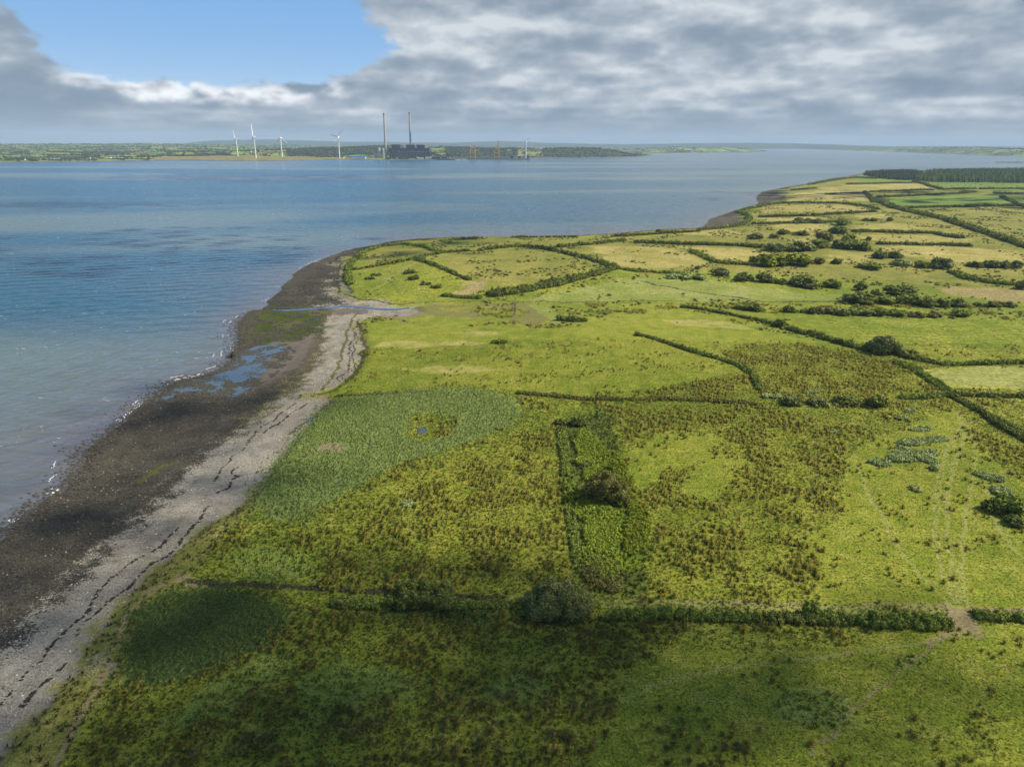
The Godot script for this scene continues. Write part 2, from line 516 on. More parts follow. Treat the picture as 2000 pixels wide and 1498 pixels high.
var areas := [   # [class, outline in the photograph]
	[OLIVE, [1100, 470, 1300, 452, 1460, 430, 1540, 368, 1700, 338, 2200, 330, 2300, 640, 1980, 590, 1700, 545, 1400, 530, 1250, 540, 1180, 520]],
	[DRY, [1480, 404, 1560, 398.5, 1640, 399, 1710, 411, 1640, 415, 1500, 418]],
	[DRY, [1480, 426, 1540, 424, 1630, 424, 1610, 430, 1500, 433]],
	[DRY, [1500, 440, 1560, 437, 1635, 438, 1600, 450, 1550, 452]],
	[DRY, [1671, 420, 1760, 419, 1725, 428, 1680, 428]],
	[DRY, [1665, 440, 1740, 434, 1820, 444, 1750, 449, 1670, 447]],
	[DRY, [1330, 450, 1400, 448, 1450, 456, 1400, 460, 1340, 458]],
	[DRY, [1325, 482, 1430, 485, 1510, 492, 1470, 509, 1400, 505, 1370, 493]],
	[DRY, [1130, 480, 1300, 483, 1360, 500, 1390, 515, 1300, 524, 1215, 522, 1180, 505]],
	[DRY, [1675, 461, 1780, 459, 1900, 467, 1880, 475, 1720, 472]],
	[DRY, [1713, 482, 1830, 480, 2000, 490, 2200, 500, 2200, 515, 1860, 513, 1762, 497]],
	[DRY, [1625, 488, 1713, 496, 1690, 512, 1622, 514]],
	[DRY, [1525, 468, 1580, 467, 1602, 473, 1560, 474]],
	[DRY, [1525, 383, 1592, 372, 1690, 374, 1706, 393, 1640, 395, 1550, 394]],
	[DRY, [1598, 366, 1700, 360, 1805, 359, 1822, 369, 1700, 372, 1610, 371]],
	[DRY, [1700, 385, 1780, 378, 1840, 376, 1840, 379, 1720, 384]],
	[OLIVE, [733, 481, 880, 465, 1130, 462, 1180, 500, 1010, 478, 920, 488, 830, 494, 700, 520]],
	[OLIVE, [850, 497, 930, 490, 1010, 484, 1060, 490, 1140, 505, 1165, 518, 1120, 540, 1010, 556, 940, 556, 905, 543, 870, 520]],
	[PASTURE, [676, 545, 690, 522, 820, 506, 905, 550, 940, 585, 800, 592, 700, 582]],
	[ROUGH, [1180, 545, 1400, 528, 1700, 548, 2000, 580, 2200, 600, 2200, 640, 1960, 622, 1700, 612, 1480, 606, 1330, 600]],
	[MARSH, [1010, 590, 1080, 575, 1180, 552, 1290, 538, 1400, 552, 1520, 566, 1650, 576, 1630, 584, 1400, 590, 1240, 588, 1100, 592]],
	[LUSH, [1700, 351, 1786, 350, 1790, 356, 1660, 359]],
	[LUSH, [1668, 346, 1730, 348, 1700, 352, 1664, 351]],
	[LUSH, [1815, 357, 2200, 358, 2200, 367, 1850, 370]],
	[LUSH, [1935, 370, 2200, 370, 2200, 376, 1945, 375]],
	[LUSH, [1720, 388, 1860, 380, 1945, 379, 1975, 397, 1980, 401, 1780, 404, 1735, 397]],
	[LUSH, [1955, 382, 2200, 382, 2200, 404, 2000, 402]],
	[OLIVE, [1780, 408, 1960, 405, 2200, 408, 2200, 480, 2000, 472, 1930, 450, 1860, 428]],
	[LUSH, [1500, 520, 1420, 545, 1300, 560, 1420, 540]],
	[BRACKEN, [1830, 562, 1900, 560, 2000, 568, 2200, 580, 2200, 596, 1950, 588, 1850, 575]],
	[SALT, [735, 612, 800, 604, 840, 597, 1000, 594, 1060, 597, 1085, 620, 1040, 640, 1000, 628, 900, 634, 800, 631, 760, 622]],
	[PASTURE, [780, 622, 840, 616, 930, 621, 1010, 618, 990, 630, 900, 634, 810, 630]],
	[OLIVE, [850, 601, 930, 597, 1000, 603, 960, 611, 880, 609]],
	[RUSH, [920, 607, 1000, 601, 1030, 612, 1000, 622, 950, 616]],
	[MUD, [745, 613, 800, 608, 832, 612, 800, 619, 752, 621]],
	[MARSH, [1030, 594, 1050, 592, 1074, 602, 1090, 618, 1094, 630, 1080, 634, 1068, 620, 1050, 606]],
	[PASTURE, [655, 770, 700, 730, 724, 680, 716, 640, 740, 628, 900, 634, 1000, 632, 1040, 643, 1100, 640, 1240, 615, 1330, 602, 1480, 640, 1700, 690, 1690, 705, 1500, 720, 1420, 735, 1300, 757, 1150, 772, 1000, 762, 800, 762]],
	[PALE, [745, 668, 800, 664, 850, 669, 905, 666, 960, 671, 910, 676, 860, 674, 800, 681, 770, 676, 730, 679]],
	[PALE, [880, 650, 940, 646, 990, 652, 940, 656]],
	[PALE, [1290, 625, 1380, 622, 1440, 634, 1480, 645, 1400, 640, 1330, 636]],
	[PALE, [1560, 632, 1680, 626, 1860, 632, 2000, 640, 1900, 646, 1760, 640, 1640, 642]],
	[PALE, [1720, 672, 1820, 664, 1960, 676, 2000, 690, 1880, 690, 1780, 682]],
	[PALE, [760, 720, 900, 712, 980, 724, 880, 732]],
	[PASTURE, [1360, 603, 1500, 612, 1700, 618, 2000, 625, 2300, 630, 2300, 705, 2000, 708, 1830, 708, 1700, 680, 1560, 645]],
	[RUSH, [1410, 690, 1480, 672, 1560, 672, 1660, 685, 1720, 705, 1800, 745, 1850, 775, 1860, 795, 1500, 800, 1250, 790, 1220, 775, 1320, 752, 1400, 735, 1470, 722]],
	[MARSH, [1790, 722, 1880, 716, 2000, 715, 2300, 715, 2300, 765, 1990, 762, 1860, 758]],
	[ROUGH, [1870, 770, 2300, 775, 2300, 900, 2000, 850, 1930, 805]],
	[ROUGH, [360, 1125, 480, 1010, 560, 880, 655, 778, 800, 765, 1000, 764, 1160, 776, 1480, 790, 1860, 795, 1960, 860, 2300, 1050, 2300, 1195, 1500, 1182, 1000, 1170, 620, 1150]],
	[REED, [488, 985, 500, 940, 540, 895, 575, 855, 615, 815, 655, 782, 740, 770, 850, 757, 930, 757, 1000, 775, 1020, 800, 1008, 828, 940, 855, 860, 880, 760, 915, 680, 958, 600, 1008, 560, 1020, 525, 1014]],
	[ROUGH, [800, 812, 840, 805, 900, 815, 880, 850, 830, 862, 790, 850]],
	[MUD, [618, 868, 645, 862, 685, 872, 660, 881, 625, 880]],
	[RUSH, [640, 1060, 700, 1000, 780, 985, 850, 905, 950, 880, 1040, 850, 1090, 900, 1100, 1010, 1120, 1080, 1130, 1150, 1000, 1162, 820, 1152, 640, 1140]],
	[HERB, [440, 1085, 500, 1065, 580, 1075, 620, 1110, 590, 1135, 480, 1132]],
	[SCRUB, [1088, 830, 1120, 812, 1190, 800, 1205, 850, 1210, 900, 1240, 980, 1262, 1060, 1265, 1165, 1130, 1165, 1112, 1060, 1098, 960, 1092, 890]],
	[BRAMBLE, [1150, 895, 1205, 880, 1235, 950, 1248, 1000, 1285, 1020, 1262, 1060, 1255, 1110, 1200, 1130, 1225, 1060, 1190, 1010, 1215, 960]],
	[RUSH, [1200, 795, 1480, 798, 1640, 815, 1700, 850, 1650, 900, 1640, 960, 1640, 1010, 1560, 1040, 1540, 1080, 1600, 1100, 1575, 1172, 1268, 1168, 1275, 1060, 1245, 980, 1212, 900]],
	[PASTURE, [1650, 905, 1680, 870, 1760, 840, 1860, 800, 1930, 850, 2010, 950, 2300, 1050, 2300, 1192, 1800, 1185, 1580, 1178, 1610, 1100, 1560, 1060, 1650, 1010]],
	[PASTURE, [1215, 890, 1300, 840, 1420, 850, 1380, 900, 1290, 930, 1250, 960]],
	[PASTURE, [1340, 925, 1400, 880, 1460, 900, 1400, 980, 1330, 980]],
	[RUSH, [1900, 820, 1960, 860, 2100, 950, 2100, 985, 1980, 930, 1905, 860]],
	[RUSH, [110, 1560, 170, 1440, 240, 1340, 330, 1335, 420, 1300, 560, 1220, 640, 1192, 900, 1200, 1180, 1222, 1300, 1205, 1330, 1235, 1262, 1290, 1190, 1330, 1210, 1400, 1140, 1490, 1100, 1620]],
	[DARKREED, [262, 1195, 330, 1155, 420, 1155, 520, 1165, 562, 1200, 505, 1262, 425, 1300, 340, 1330, 262, 1342, 232, 1332, 250, 1255]],
	[HERB, [560, 1335, 640, 1290, 760, 1300, 830, 1330, 800, 1360, 640, 1385]],
	[HERB, [925, 1345, 1000, 1325, 1060, 1320, 1080, 1345, 1040, 1372, 950, 1372]],
	[HERB, [300, 1420, 420, 1330, 520, 1270, 600, 1260, 560, 1320, 430, 1390]],
	[SCRUB, [700, 1190, 900, 1188, 1010, 1195, 1190, 1205, 1210, 1220, 1000, 1215, 760, 1205]],
	[PASTURE, [1190, 1335, 1262, 1292, 1340, 1245, 1560, 1228, 1860, 1225, 2300, 1215, 2300, 1700, 1180, 1700, 1150, 1490, 1215, 1400]],
	[ROUGH, [1320, 1222, 1500, 1216, 1720, 1226, 1640, 1262, 1480, 1278, 1360, 1265]],
	[HERB, [1510, 1350, 1590, 1330, 1660, 1370, 1690, 1420, 1600, 1430, 1520, 1400]],
	[HERB, [1740, 1290, 1800, 1272, 1822, 1290, 1770, 1308]],
	[RUSH, [1380, 1600, 1390, 1470, 1410, 1440, 1450, 1438, 1480, 1470, 1490, 1600]],
	[ROUGH, [1880, 1400, 1930, 1380, 1960, 1420, 1945, 1490, 1900, 1470]],
	[COAST, [-140, 1640, -60, 1550, 0, 1470, 62, 1398, 130, 1328, 178, 1252, 258, 1157, 303, 1109, 357, 1067, 402, 1022, 448, 1005, 507, 950, 500, 985, 470, 1010, 440, 1040, 395, 1100, 352, 1130, 330, 1150, 270, 1190, 245, 1260, 225, 1335, 165, 1425, 105, 1500, 60, 1640]],
	[SHINGLE, [165, 1310, 200, 1270, 215, 1280, 205, 1310, 180, 1330]],
	[EARTH, [330, 1128, 365, 1120, 420, 1146, 350, 1150]],
	[EARTH, [1848, 1205, 1858, 1186, 1895, 1186, 1890, 1206, 1930, 1232, 1900, 1238, 1870, 1242, 1850, 1228]],
	[BRACKEN, [905, 560, 920, 550, 945, 548, 940, 560, 925, 582, 900, 582]],
	[EARTH, [583, 776, 600, 770, 625, 772, 645, 768, 640, 777, 610, 780]],
]
var beach_areas := [
	[SHINGLE, [-160, 1420, -60, 1335, 0, 1282, 75, 1199, 150, 1126, 210, 1068, 300, 986, 360, 929, 435, 862, 495, 822, 545, 780, 585, 750, 605, 718, 625, 680, 632, 640, 640, 600, 655, 560, 660, 530, 668, 512, 690, 500, 700, 560, 860, 590, 860, 620, 720, 640, 720, 720, 650, 790, 500, 1010, 300, 1130, 0, 1500, -150, 1640]],
	[WEEDY, [430, 872, 500, 800, 560, 752, 590, 722, 612, 680, 628, 642, 634, 645, 628, 690, 606, 728, 585, 756, 545, 785, 495, 826, 435, 866]],
	[ALGAE, [478, 612, 510, 600, 560, 600, 620, 602, 648, 606, 640, 630, 632, 645, 600, 660, 560, 672, 520, 672, 495, 668, 480, 650, 470, 632]],
	[WETSTONE, [470, 612, 500, 600, 520, 602, 500, 616, 492, 640, 500, 662, 480, 655]],
	[WEEDY, [540, 632, 580, 626, 600, 634, 570, 640, 545, 642]],
	[WETSTONE, [500, 650, 540, 648, 565, 656, 530, 662]],
	[WEEDY, [590, 600, 650, 602, 645, 620, 632, 640, 622, 622]],
	[SAND, [440, 735, 480, 700, 520, 690, 560, 690, 560, 715, 530, 745, 480, 765, 440, 770]],
	[SAND, [520, 668, 590, 664, 615, 650, 600, 690, 580, 720, 540, 730]],
	[SAND, [640, 608, 680, 600, 720, 606, 720, 612, 690, 613, 660, 616]],
]
var lines := [   # [class, width in metres, raggedness, course in the photograph]
	[DITCH, 1.6, 0.5, [365, 1133, 420, 1139, 520, 1143, 620, 1148, 760, 1154, 880, 1164, 1000, 1169]],
	[EARTH, 1.8, 0.5, [1130, 1173, 1300, 1177, 1500, 1181, 1700, 1185, 1860, 1188, 2000, 1191, 2300, 1196]],
	[TRACK, 2.2, 0.6, [1000, 1170, 1130, 1175, 1300, 1181, 1500, 1186, 1700, 1190, 1850, 1192]],
	[DITCH, 1.6, 0.6, [655, 774, 740, 769, 840, 762]],
	[EARTH, 0.9, 0.4, [100, 1500, 130, 1450, 150, 1410, 175, 1370, 200, 1310, 222, 1260, 245, 1200, 280, 1165, 318, 1135]],
	[TRACK, 1.1, 0.3, [1868, 1186, 1845, 1130, 1832, 1080, 1826, 1020, 1830, 950, 1850, 880, 1880, 830, 1872, 800]],
	[TRACK, 1.1, 0.3, [1876, 1186, 1862, 1110, 1848, 1040, 1850, 960, 1868, 890, 1890, 840]],
	[TRACK, 1.0, 0.3, [1862, 1186, 1800, 1130, 1760, 1080, 1730, 1020, 1700, 970, 1670, 905]],
	[TRACK, 1.0, 0.3, [1888, 1186, 1880, 1110, 1885, 1020, 1900, 940, 1905, 880, 1890, 820]],
	[TRACK, 1.1, 0.4, [1925, 940, 1935, 985, 1950, 1030, 1985, 1080, 2010, 1100]],
	[TRACK, 1.0, 0.4, [1938, 985, 1960, 1040, 2000, 1060]],
	[TRACK, 0.9, 0.4, [1855, 1240, 1780, 1255, 1680, 1272, 1560, 1290, 1450, 1300, 1300, 1330, 1210, 1365]],
	[EARTH, 0.45, 0.5, [1850, 1240, 1760, 1300, 1700, 1360, 1640, 1430, 1580, 1475]],
	[EARTH, 0.8, 0.8, [1860, 1235, 1830, 1245, 1800, 1262]],
	[EARTH, 0.8, 0.8, [1885, 1235, 1900, 1245, 1925, 1248]],
	[DITCH, 0.9, 0.6, [790, 592, 860, 589, 1000, 588, 1100, 590, 1240, 587, 1400, 590]],
	[DITCH, 0.9, 0.6, [1003, 588, 1005, 600, 1000, 620]],
	[TRACK, 2.5, 0.5, [740, 560, 760, 540, 790, 525, 812, 512]],
	[EARTH, 3.0, 0.5, [1935, 377, 1955, 385, 1982, 400]],
	[TRACK, 3.5, 0.3, [1780, 392, 1880, 384, 1930, 378]],
	[DITCH, 1.5, 0.8, [1250, 548, 1330, 566, 1500, 590, 1640, 587, 1700, 586]],
	[WRACK, 0.65, 1.0, [-40, 1420, 0, 1376, 24, 1354, 57, 1312, 75, 1282, 112, 1242, 150, 1205, 172, 1178, 190, 1155, 240, 1112, 280, 1082, 330, 1046, 352, 1030]],
	[WRACK, 0.7, 1.0, [144, 1241, 180, 1199, 218, 1166, 262, 1130, 300, 1098, 350, 1058, 392, 1016, 404, 990]],
	[WRACK, 0.6, 1.0, [414, 941, 436, 916, 462, 886, 490, 856, 528, 822, 548, 805, 566, 794, 578, 788]],
	[WRACK, 0.7, 1.0, [520, 845, 545, 822, 570, 806, 602, 788]],
	[WRACK, 0.8, 1.6, [60, 1365, 100, 1310, 125, 1290]],
	[WRACK, 0.8, 1.6, [420, 960, 440, 942, 470, 910]],
	[CLAY, 0.9, 0.8, [640, 782, 630, 795, 615, 812, 590, 830, 560, 850]],
	[CLAY, 1.5, 0.9, [697, 629, 702, 640, 708, 650, 704, 662, 710, 668, 715, 680, 704, 690, 707, 698, 702, 712, 692, 728, 672, 745]],
	[CLAY, 1.6, 0.8, [676, 545, 680, 560, 690, 572]],
	[WEEDLINE, 1.2, 0.7, [627, 762, 648, 740, 660, 715, 668, 690, 676, 655, 686, 626, 701, 610]],
	[WRACK, 0.7, 1.5, [655, 749, 676, 725, 684, 700, 682, 683, 688, 670, 692, 653, 690, 640, 702, 625]],
	[WRACK, 0.7, 1.5, [668, 742, 690, 715, 690, 690, 698, 665, 694, 648]],
	[WRACK, 0.8, 1.0, [655, 562, 656, 545, 664, 520, 672, 512]],
	[WRACK, 0.8, 1.0, [655, 555, 662, 570, 700, 583, 760, 592, 790, 596]],
	[WRACK, 2.2, 1.6, [640, 515, 660, 503, 690, 492]],
	[WEEDLINE, 2.0, 2.0, [330, 905, 300, 925, 285, 938]],
]
var classes := []       # one Image per tier

func to_tier(t: Dictionary, p: Vector2) -> Vector2:
	return (p - Vector2(t.x, t.z)) / float(t.size) * 1024.0

func fill(im: Image, poly: PackedVector2Array, value: int) -> void:
	var lo := 1e9
	var hi := -1e9
	for p in poly:
		lo = minf(lo, p.y)
		hi = maxf(hi, p.y)
	var c := Color8(value, value, value)
	var n := poly.size()
	for y in range(maxi(0, ceili(lo - 0.5)), mini(1023, floori(hi - 0.5)) + 1):
		var cuts := PackedFloat32Array()
		var yy := y + 0.5
		for i in n:
			var a := poly[i]
			var b := poly[(i + 1) % n]
			if (a.y <= yy) != (b.y <= yy):
				cuts.append(a.x + (yy - a.y) / (b.y - a.y) * (b.x - a.x))
		cuts.sort()
		for k in range(0, cuts.size() - 1, 2):
			var x0 := clampi(roundi(cuts[k]), 0, 1024)
			var x1 := clampi(roundi(cuts[k + 1]), 0, 1024)
			if x1 > x0:
				im.fill_rect(Rect2i(x0, y, x1 - x0, 1), c)

func pixels_to_ground(list: Array) -> PackedVector2Array:
	var out := PackedVector2Array()
	for i in range(0, list.size(), 2):
		out.append(flat2(land(list[i], list[i + 1])))
	return out

func make_classes() -> void:
	var made := []
	for a in areas: made.append([a[0], pixels_to_ground(a[1])])
	var made_beach := []
	for a in beach_areas: made_beach.append([a[0], pixels_to_ground(a[1])])
	var made_lines := []
	for l in lines:
		made_lines.append([l[0], l[1], l[2], pixels_to_ground(l[3])])
	for t in tiers:
		var im := Image.create_empty(1024, 1024, false, Image.FORMAT_L8)
		im.fill(Color8(WETSTONE, WETSTONE, WETSTONE))
		var fit := func(poly: PackedVector2Array) -> PackedVector2Array:
			var o := PackedVector2Array()
			for p in poly: o.append(to_tier(t, p))
			return o
		for a in made_beach: fill(im, fit.call(a[1]), a[0])
		fill(im, fit.call(land_poly), ROUGH)
		# fields stop at the shore: paint them on a copy and keep only what lies on land
		var inland := im.duplicate()
		for a in made: fill(inland, fit.call(a[1]), a[0])
		var stencil := Image.create_empty(1024, 1024, false, Image.FORMAT_L8)
		fill(stencil, fit.call(land_poly), 255)
		var d := im.get_data()
		var e: PackedByteArray = inland.get_data()
		var s := stencil.get_data()
		for i in d.size():
			if s[i] > 0: d[i] = e[i]
		im.set_data(1024, 1024, false, Image.FORMAT_L8, d)
		t.cls = im.get_data()
		im = Image.create_empty(1024, 1024, false, Image.FORMAT_L8)
		var r := RandomNumberGenerator.new()
		r.seed = 77
		for l in made_lines:
			var per: float = 1024.0 / t.size
			var course: PackedVector2Array = l[3]
			for i in course.size() - 1:
				var steps := maxi(1, int(course[i].distance_to(course[i + 1]) / 0.5))
				for k in steps:
					var p := course[i].lerp(course[i + 1], float(k) / steps)
					var wob: Vector2 = Vector2(n_relief.get_noise_2d(p.x * 9.0, p.y * 9.0), n_relief.get_noise_2d(p.y * 9.0, p.x * 9.0 + 500.0)) * l[2] * (1.1 if l[0] == TRACK else 2.2)
					if l[0] == WRACK and r.randf() < 0.12: continue
					var half: float = l[1] * 0.5 * r.randf_range(0.5, 1.35)
					var q := to_tier(t, p + wob)
					var k2 := maxf(half * per, 0.25)
					if q.x < -20 or q.y < -20 or q.x > 1044 or q.y > 1044: continue
					var box := Rect2i(roundi(q.x - k2), roundi(q.y - k2), maxi(1, roundi(2.0 * k2)), maxi(1, roundi(2.0 * k2)))
					if half * per < 0.2 and r.randf() > half * per * 5.0: continue
					box = box.intersection(Rect2i(0, 0, 1024, 1024))
					if box.has_area(): im.fill_rect(box, Color8(l[0], l[0], l[0]))
		t.line = im.get_data()

func class_at(x: float, z: float) -> int:
	for t in tiers:
		var u := int((x - t.x) / t.size * 1024.0)
		var w := int((z - t.z) / t.size * 1024.0)
		if u >= 0 and w >= 0 and u < 1024 and w < 1024:
			return t.cls[w * 1024 + u]
	return ROUGH

# ------------------------------------------------------------------ ground sheets
var to_srgb := PackedByteArray()

func ground_rows(t: Dictionary, job: int, warp: int, dither: int, step: int, pal: PackedFloat32Array, chunk: int, N: int) -> Array:
	var out := PackedByteArray()
	out.resize(chunk * N * 3)
	var bump := PackedByteArray()
	bump.resize(chunk * N)
	var cls: PackedByteArray = t.cls
	var line: PackedByteArray = t.line
	var o := 0
	for j in range(job * chunk, job * chunk + chunk):
		var r0 := (j & 511) * 512
		var r1 := ((j >> step) & 511) * 512
		var r2 := (((j * 3) >> 2) & 511) * 512
		for i in N:
			var a := n_mid[r0 + (i & 511)]
			var b := n_alt[r2 + ((i + 131) & 511)]
			var g := n_wide[r1 + ((i >> step) & 511)]
			var f := n_fine[((j + (g >> 1)) & 511) * 512 + ((i + (b >> 1)) & 511)]
			var f2 := n_fine[r2 + ((i + 77 + a) & 511)]
			var loose := 1
			var here := cls[(j >> 1) * 1024 + (i >> 1)]
			if here >= SHINGLE and here <= WEEDY: loose = 3
			var cx := clampi(i + loose * (((a - 128) * warp + (f - 128) * dither) >> 7), 0, N - 1)
			var cy := clampi(j + loose * (((b - 128) * warp + (f2 - 128) * dither) >> 7), 0, N - 1)
			var k := line[(clampi(j + ((b - 128) >> 5), 0, N - 1) >> 1) * 1024 + (clampi(i + ((a - 128) >> 5), 0, N - 1) >> 1)] * 11
			if k == 0: k = cls[(cy >> 1) * 1024 + (cx >> 1)] * 11
			var mix := clampf((g * 0.45 + a * 0.35 + b * 0.30 - 95.0) / 92.0, 0.0, 1.0)
			var grain := 1.0 + pal[k + 10] * ((f - 128) * 0.014 + (f2 - 128) * 0.007)
			var sp := clampf((f2 * 0.65 + b * 0.35 - 255.0 * (0.76 - 0.42 * pal[k + 9])) * 0.06, 0.0, 0.8)
			var w := 1.0 - sp
			out[o * 3] = to_srgb[clampi(int(((pal[k] + (pal[k + 3] - pal[k]) * mix) * w + pal[k + 6] * sp) * grain * 6000.0), 0, 4095)]
			out[o * 3 + 1] = to_srgb[clampi(int(((pal[k + 1] + (pal[k + 4] - pal[k + 1]) * mix) * w + pal[k + 7] * sp) * grain * 6000.0), 0, 4095)]
			out[o * 3 + 2] = to_srgb[clampi(int(((pal[k + 2] + (pal[k + 5] - pal[k + 2]) * mix) * w + pal[k + 8] * sp) * grain * 6000.0), 0, 4095)]
			bump[o] = clampi(int(128.0 + (f - 128) * pal[k + 10] * 1.2 + (f2 - 128) * 0.4 * pal[k + 10]), 0, 255)
			o += 1
	return [out, bump]

func make_ground() -> void:
	to_srgb.resize(4096)
	for i in 4096:
		var v := Color(i / 6000.0, 0, 0).linear_to_srgb().r
		to_srgb[i] = clampi(roundi(v * 255.0), 0, 255)
	var pal := PackedFloat32Array()
	pal.resize(11 * 32)
	for k in looks:
		for i in 11: pal[k * 11 + i] = looks[k][i]
	var names := ["shore_ground", "field_ground", "farmland_ground"]
	var about := ["wet rush pasture and shingle beach nearest the viewer", "grass headland and hedged fields beyond the creek", "far farmland on the near side of the estuary"]
	for n in 3:
		var t: Dictionary = tiers[n]
		var N := 2048
		var chunk := 64
		var got := []
		got.resize(N / chunk)
		in_threads(func(job: int): got[job] = ground_rows(t, job, [12, 12, 7][n], [14, 9, 4][n], [3, 2, 2][n], pal, chunk, N), N / chunk)
		var rgb := []
		var bumps := []
		for g in got:
			rgb.append(g[0])
			bumps.append(g[1])
		var m := StandardMaterial3D.new()
		m.resource_name = names[n]
		m.albedo_texture = ImageTexture.create_from_image(Image.create_from_data(N, N, false, Image.FORMAT_RGB8, joined(rgb)))
		m.roughness = 0.95
		m.metallic_specular = 0.2
		m.heightmap_enabled = true
		m.heightmap_texture = ImageTexture.create_from_image(Image.create_from_data(N, N, false, Image.FORMAT_L8, joined(bumps)))
		m.heightmap_scale = [35.0, 90.0, 160.0][n]
		var o := single(names[n], ground_mesh(n), m, about[n], "ground", "", "structure")

func ground_mesh(n: int) -> ArrayMesh:
	var t: Dictionary = tiers[n]
	var k: int = t.cells
	var step: float = t.size / k
	var v := PackedVector3Array()
	var uv := PackedVector2Array()
	var idx := PackedInt32Array()
	var inner := Rect2()
	if n > 0:
		var q: Dictionary = tiers[n - 1]
		inner = Rect2(q.x, q.z, q.size, q.size)
	for j in k + 1:
		for i in k + 1:
			var x: float = t.x + i * step
			var z: float = t.z + j * step
			var h := height(x, z)
			if n > 0 and inner.grow(-0.01).has_point(Vector2(x, z)):
				h = minf(h, height(x, z)) - 0.6
			v.append(Vector3(x, h, z))
			uv.append(Vector2(float(i) / k, float(j) / k))
	var hole := inner.grow(-2.2 * step)
	for j in k:
		for i in k:
			if n > 0 and hole.has_point(Vector2(t.x + i * step, t.z + j * step)) and hole.has_point(Vector2(t.x + i * step + step, t.z + j * step + step)):
				continue
			var a := j * (k + 1) + i
			var b := a + k + 1
			if v[a].y < -2.8 and v[b + 1].y < -2.8: continue
			idx.append_array([a, a + 1, b + 1, a, b + 1, b])
	var arr := []
	arr.resize(Mesh.ARRAY_MAX)
	arr[Mesh.ARRAY_VERTEX] = v
	arr[Mesh.ARRAY_TEX_UV] = uv
	arr[Mesh.ARRAY_INDEX] = idx
	var raw := ArrayMesh.new()
	raw.add_surface_from_arrays(Mesh.PRIMITIVE_TRIANGLES, arr)
	var st := SurfaceTool.new()
	st.create_from(raw, 0)
	st.generate_normals()
	return st.commit()

# ------------------------------------------------------------------ water
func make_water() -> void:
	# waves as a repeating sheet of slopes: many small wave trains running in from the open water
	var r := RandomNumberGenerator.new()
	r.seed = 64
	var trains := []
	for k in 44:
		var long := 1.6 * pow(11.0, r.randf())
		var a := PI / 2 + r.randfn() * 0.42
		var kx := roundi(cos(a) * 260.0 / long)
		var ky := roundi(sin(a) * 260.0 / long)
		trains.append([float(kx), float(ky), r.randf() * TAU, 0.044 * r.randf_range(0.5, 1.2)])
	var N := 1024
	var rows := []
	rows.resize(N)
	in_threads(func(j: int):
		var row := PackedByteArray()
		row.resize(N * 3)
		var sx := PackedFloat32Array()
		var sy := PackedFloat32Array()
		sx.resize(N)
		sy.resize(N)
		for t in trains:
			var kx: float = t[0]
			var ky: float = t[1]
			var step := TAU * kx / N
			var ph: float = t[2] + TAU * ky * j / N
			var k := sqrt(kx * kx + ky * ky)
			var ax: float = t[3] * kx / k
			var ay: float = t[3] * ky / k
			for i in N:
				var c := cos(ph + step * i)
				sx[i] += ax * c
				sy[i] += ay * c
		for i in N:
			var n := Vector3(-sx[i], sy[i], 1.0).normalized()
			row[i * 3] = clampi(roundi(n.x * 127.5 + 127.5), 0, 255)
			row[i * 3 + 1] = clampi(roundi(n.y * 127.5 + 127.5), 0, 255)
			row[i * 3 + 2] = clampi(roundi(n.z * 127.5 + 127.5), 0, 255)
		rows[j] = row, N)
	var src := Image.create_from_data(N, N, false, Image.FORMAT_RGB8, joined(rows))
	var m := StandardMaterial3D.new()
	m.resource_name = "estuary_water"
	m.vertex_color_use_as_albedo = true
	m.roughness = 0.21
	m.metallic_specular = 0.36
	m.normal_enabled = true
	m.normal_texture = ImageTexture.create_from_image(src)
	m.normal_scale = 1.0
	m.uv1_scale = Vector3(1.0 / 260.0, 1.0 / 260.0, 1.0)
	M.water = m
	var xs := PackedFloat32Array()
	var zs := PackedFloat32Array()
	for i in 181:
		var s := (i - 90) / 90.0
		xs.append(9000.0 * (0.10 * s + 0.90 * s * s * s * absf(s)))
	for j in 221:
		var s := j / 220.0
		zs.append(60.0 - 60.0 * s * 6.0 - 15000.0 * s * s * s)
	var silt := FastNoiseLite.new()
	silt.seed = 9
	silt.frequency = 0.0011
	silt.fractal_octaves = 4
	var v := PackedVector3Array()
	var c := PackedColorArray()
	var uv := PackedVector2Array()
	var nor := PackedVector3Array()
	var idx := PackedInt32Array()
	for j in zs.size():
		for i in xs.size():
			var p := Vector2(xs[i], zs[j])
			v.append(Vector3(p.x, 0, p.y))
			uv.append(p.rotated(0.25))
			nor.append(Vector3.UP)
			c.append(silt_and_sky_color(p, silt))
	for j in zs.size() - 1:
		for i in xs.size() - 1:
			var a := j * xs.size() + i
			var b := a + xs.size()
			idx.append_array([a, b + 1, a + 1, a, b, b + 1])
	var arr := []
	arr.resize(Mesh.ARRAY_MAX)
	arr[Mesh.ARRAY_VERTEX] = v
	arr[Mesh.ARRAY_NORMAL] = nor
	arr[Mesh.ARRAY_COLOR] = c
	arr[Mesh.ARRAY_TEX_UV] = uv
	arr[Mesh.ARRAY_INDEX] = idx
	var mesh := ArrayMesh.new()
	mesh.add_surface_from_arrays(Mesh.PRIMITIVE_TRIANGLES, arr)
	single("water", mesh, m, "wide wind-rippled blue grey estuary between the two shores", "water", "", "structure")

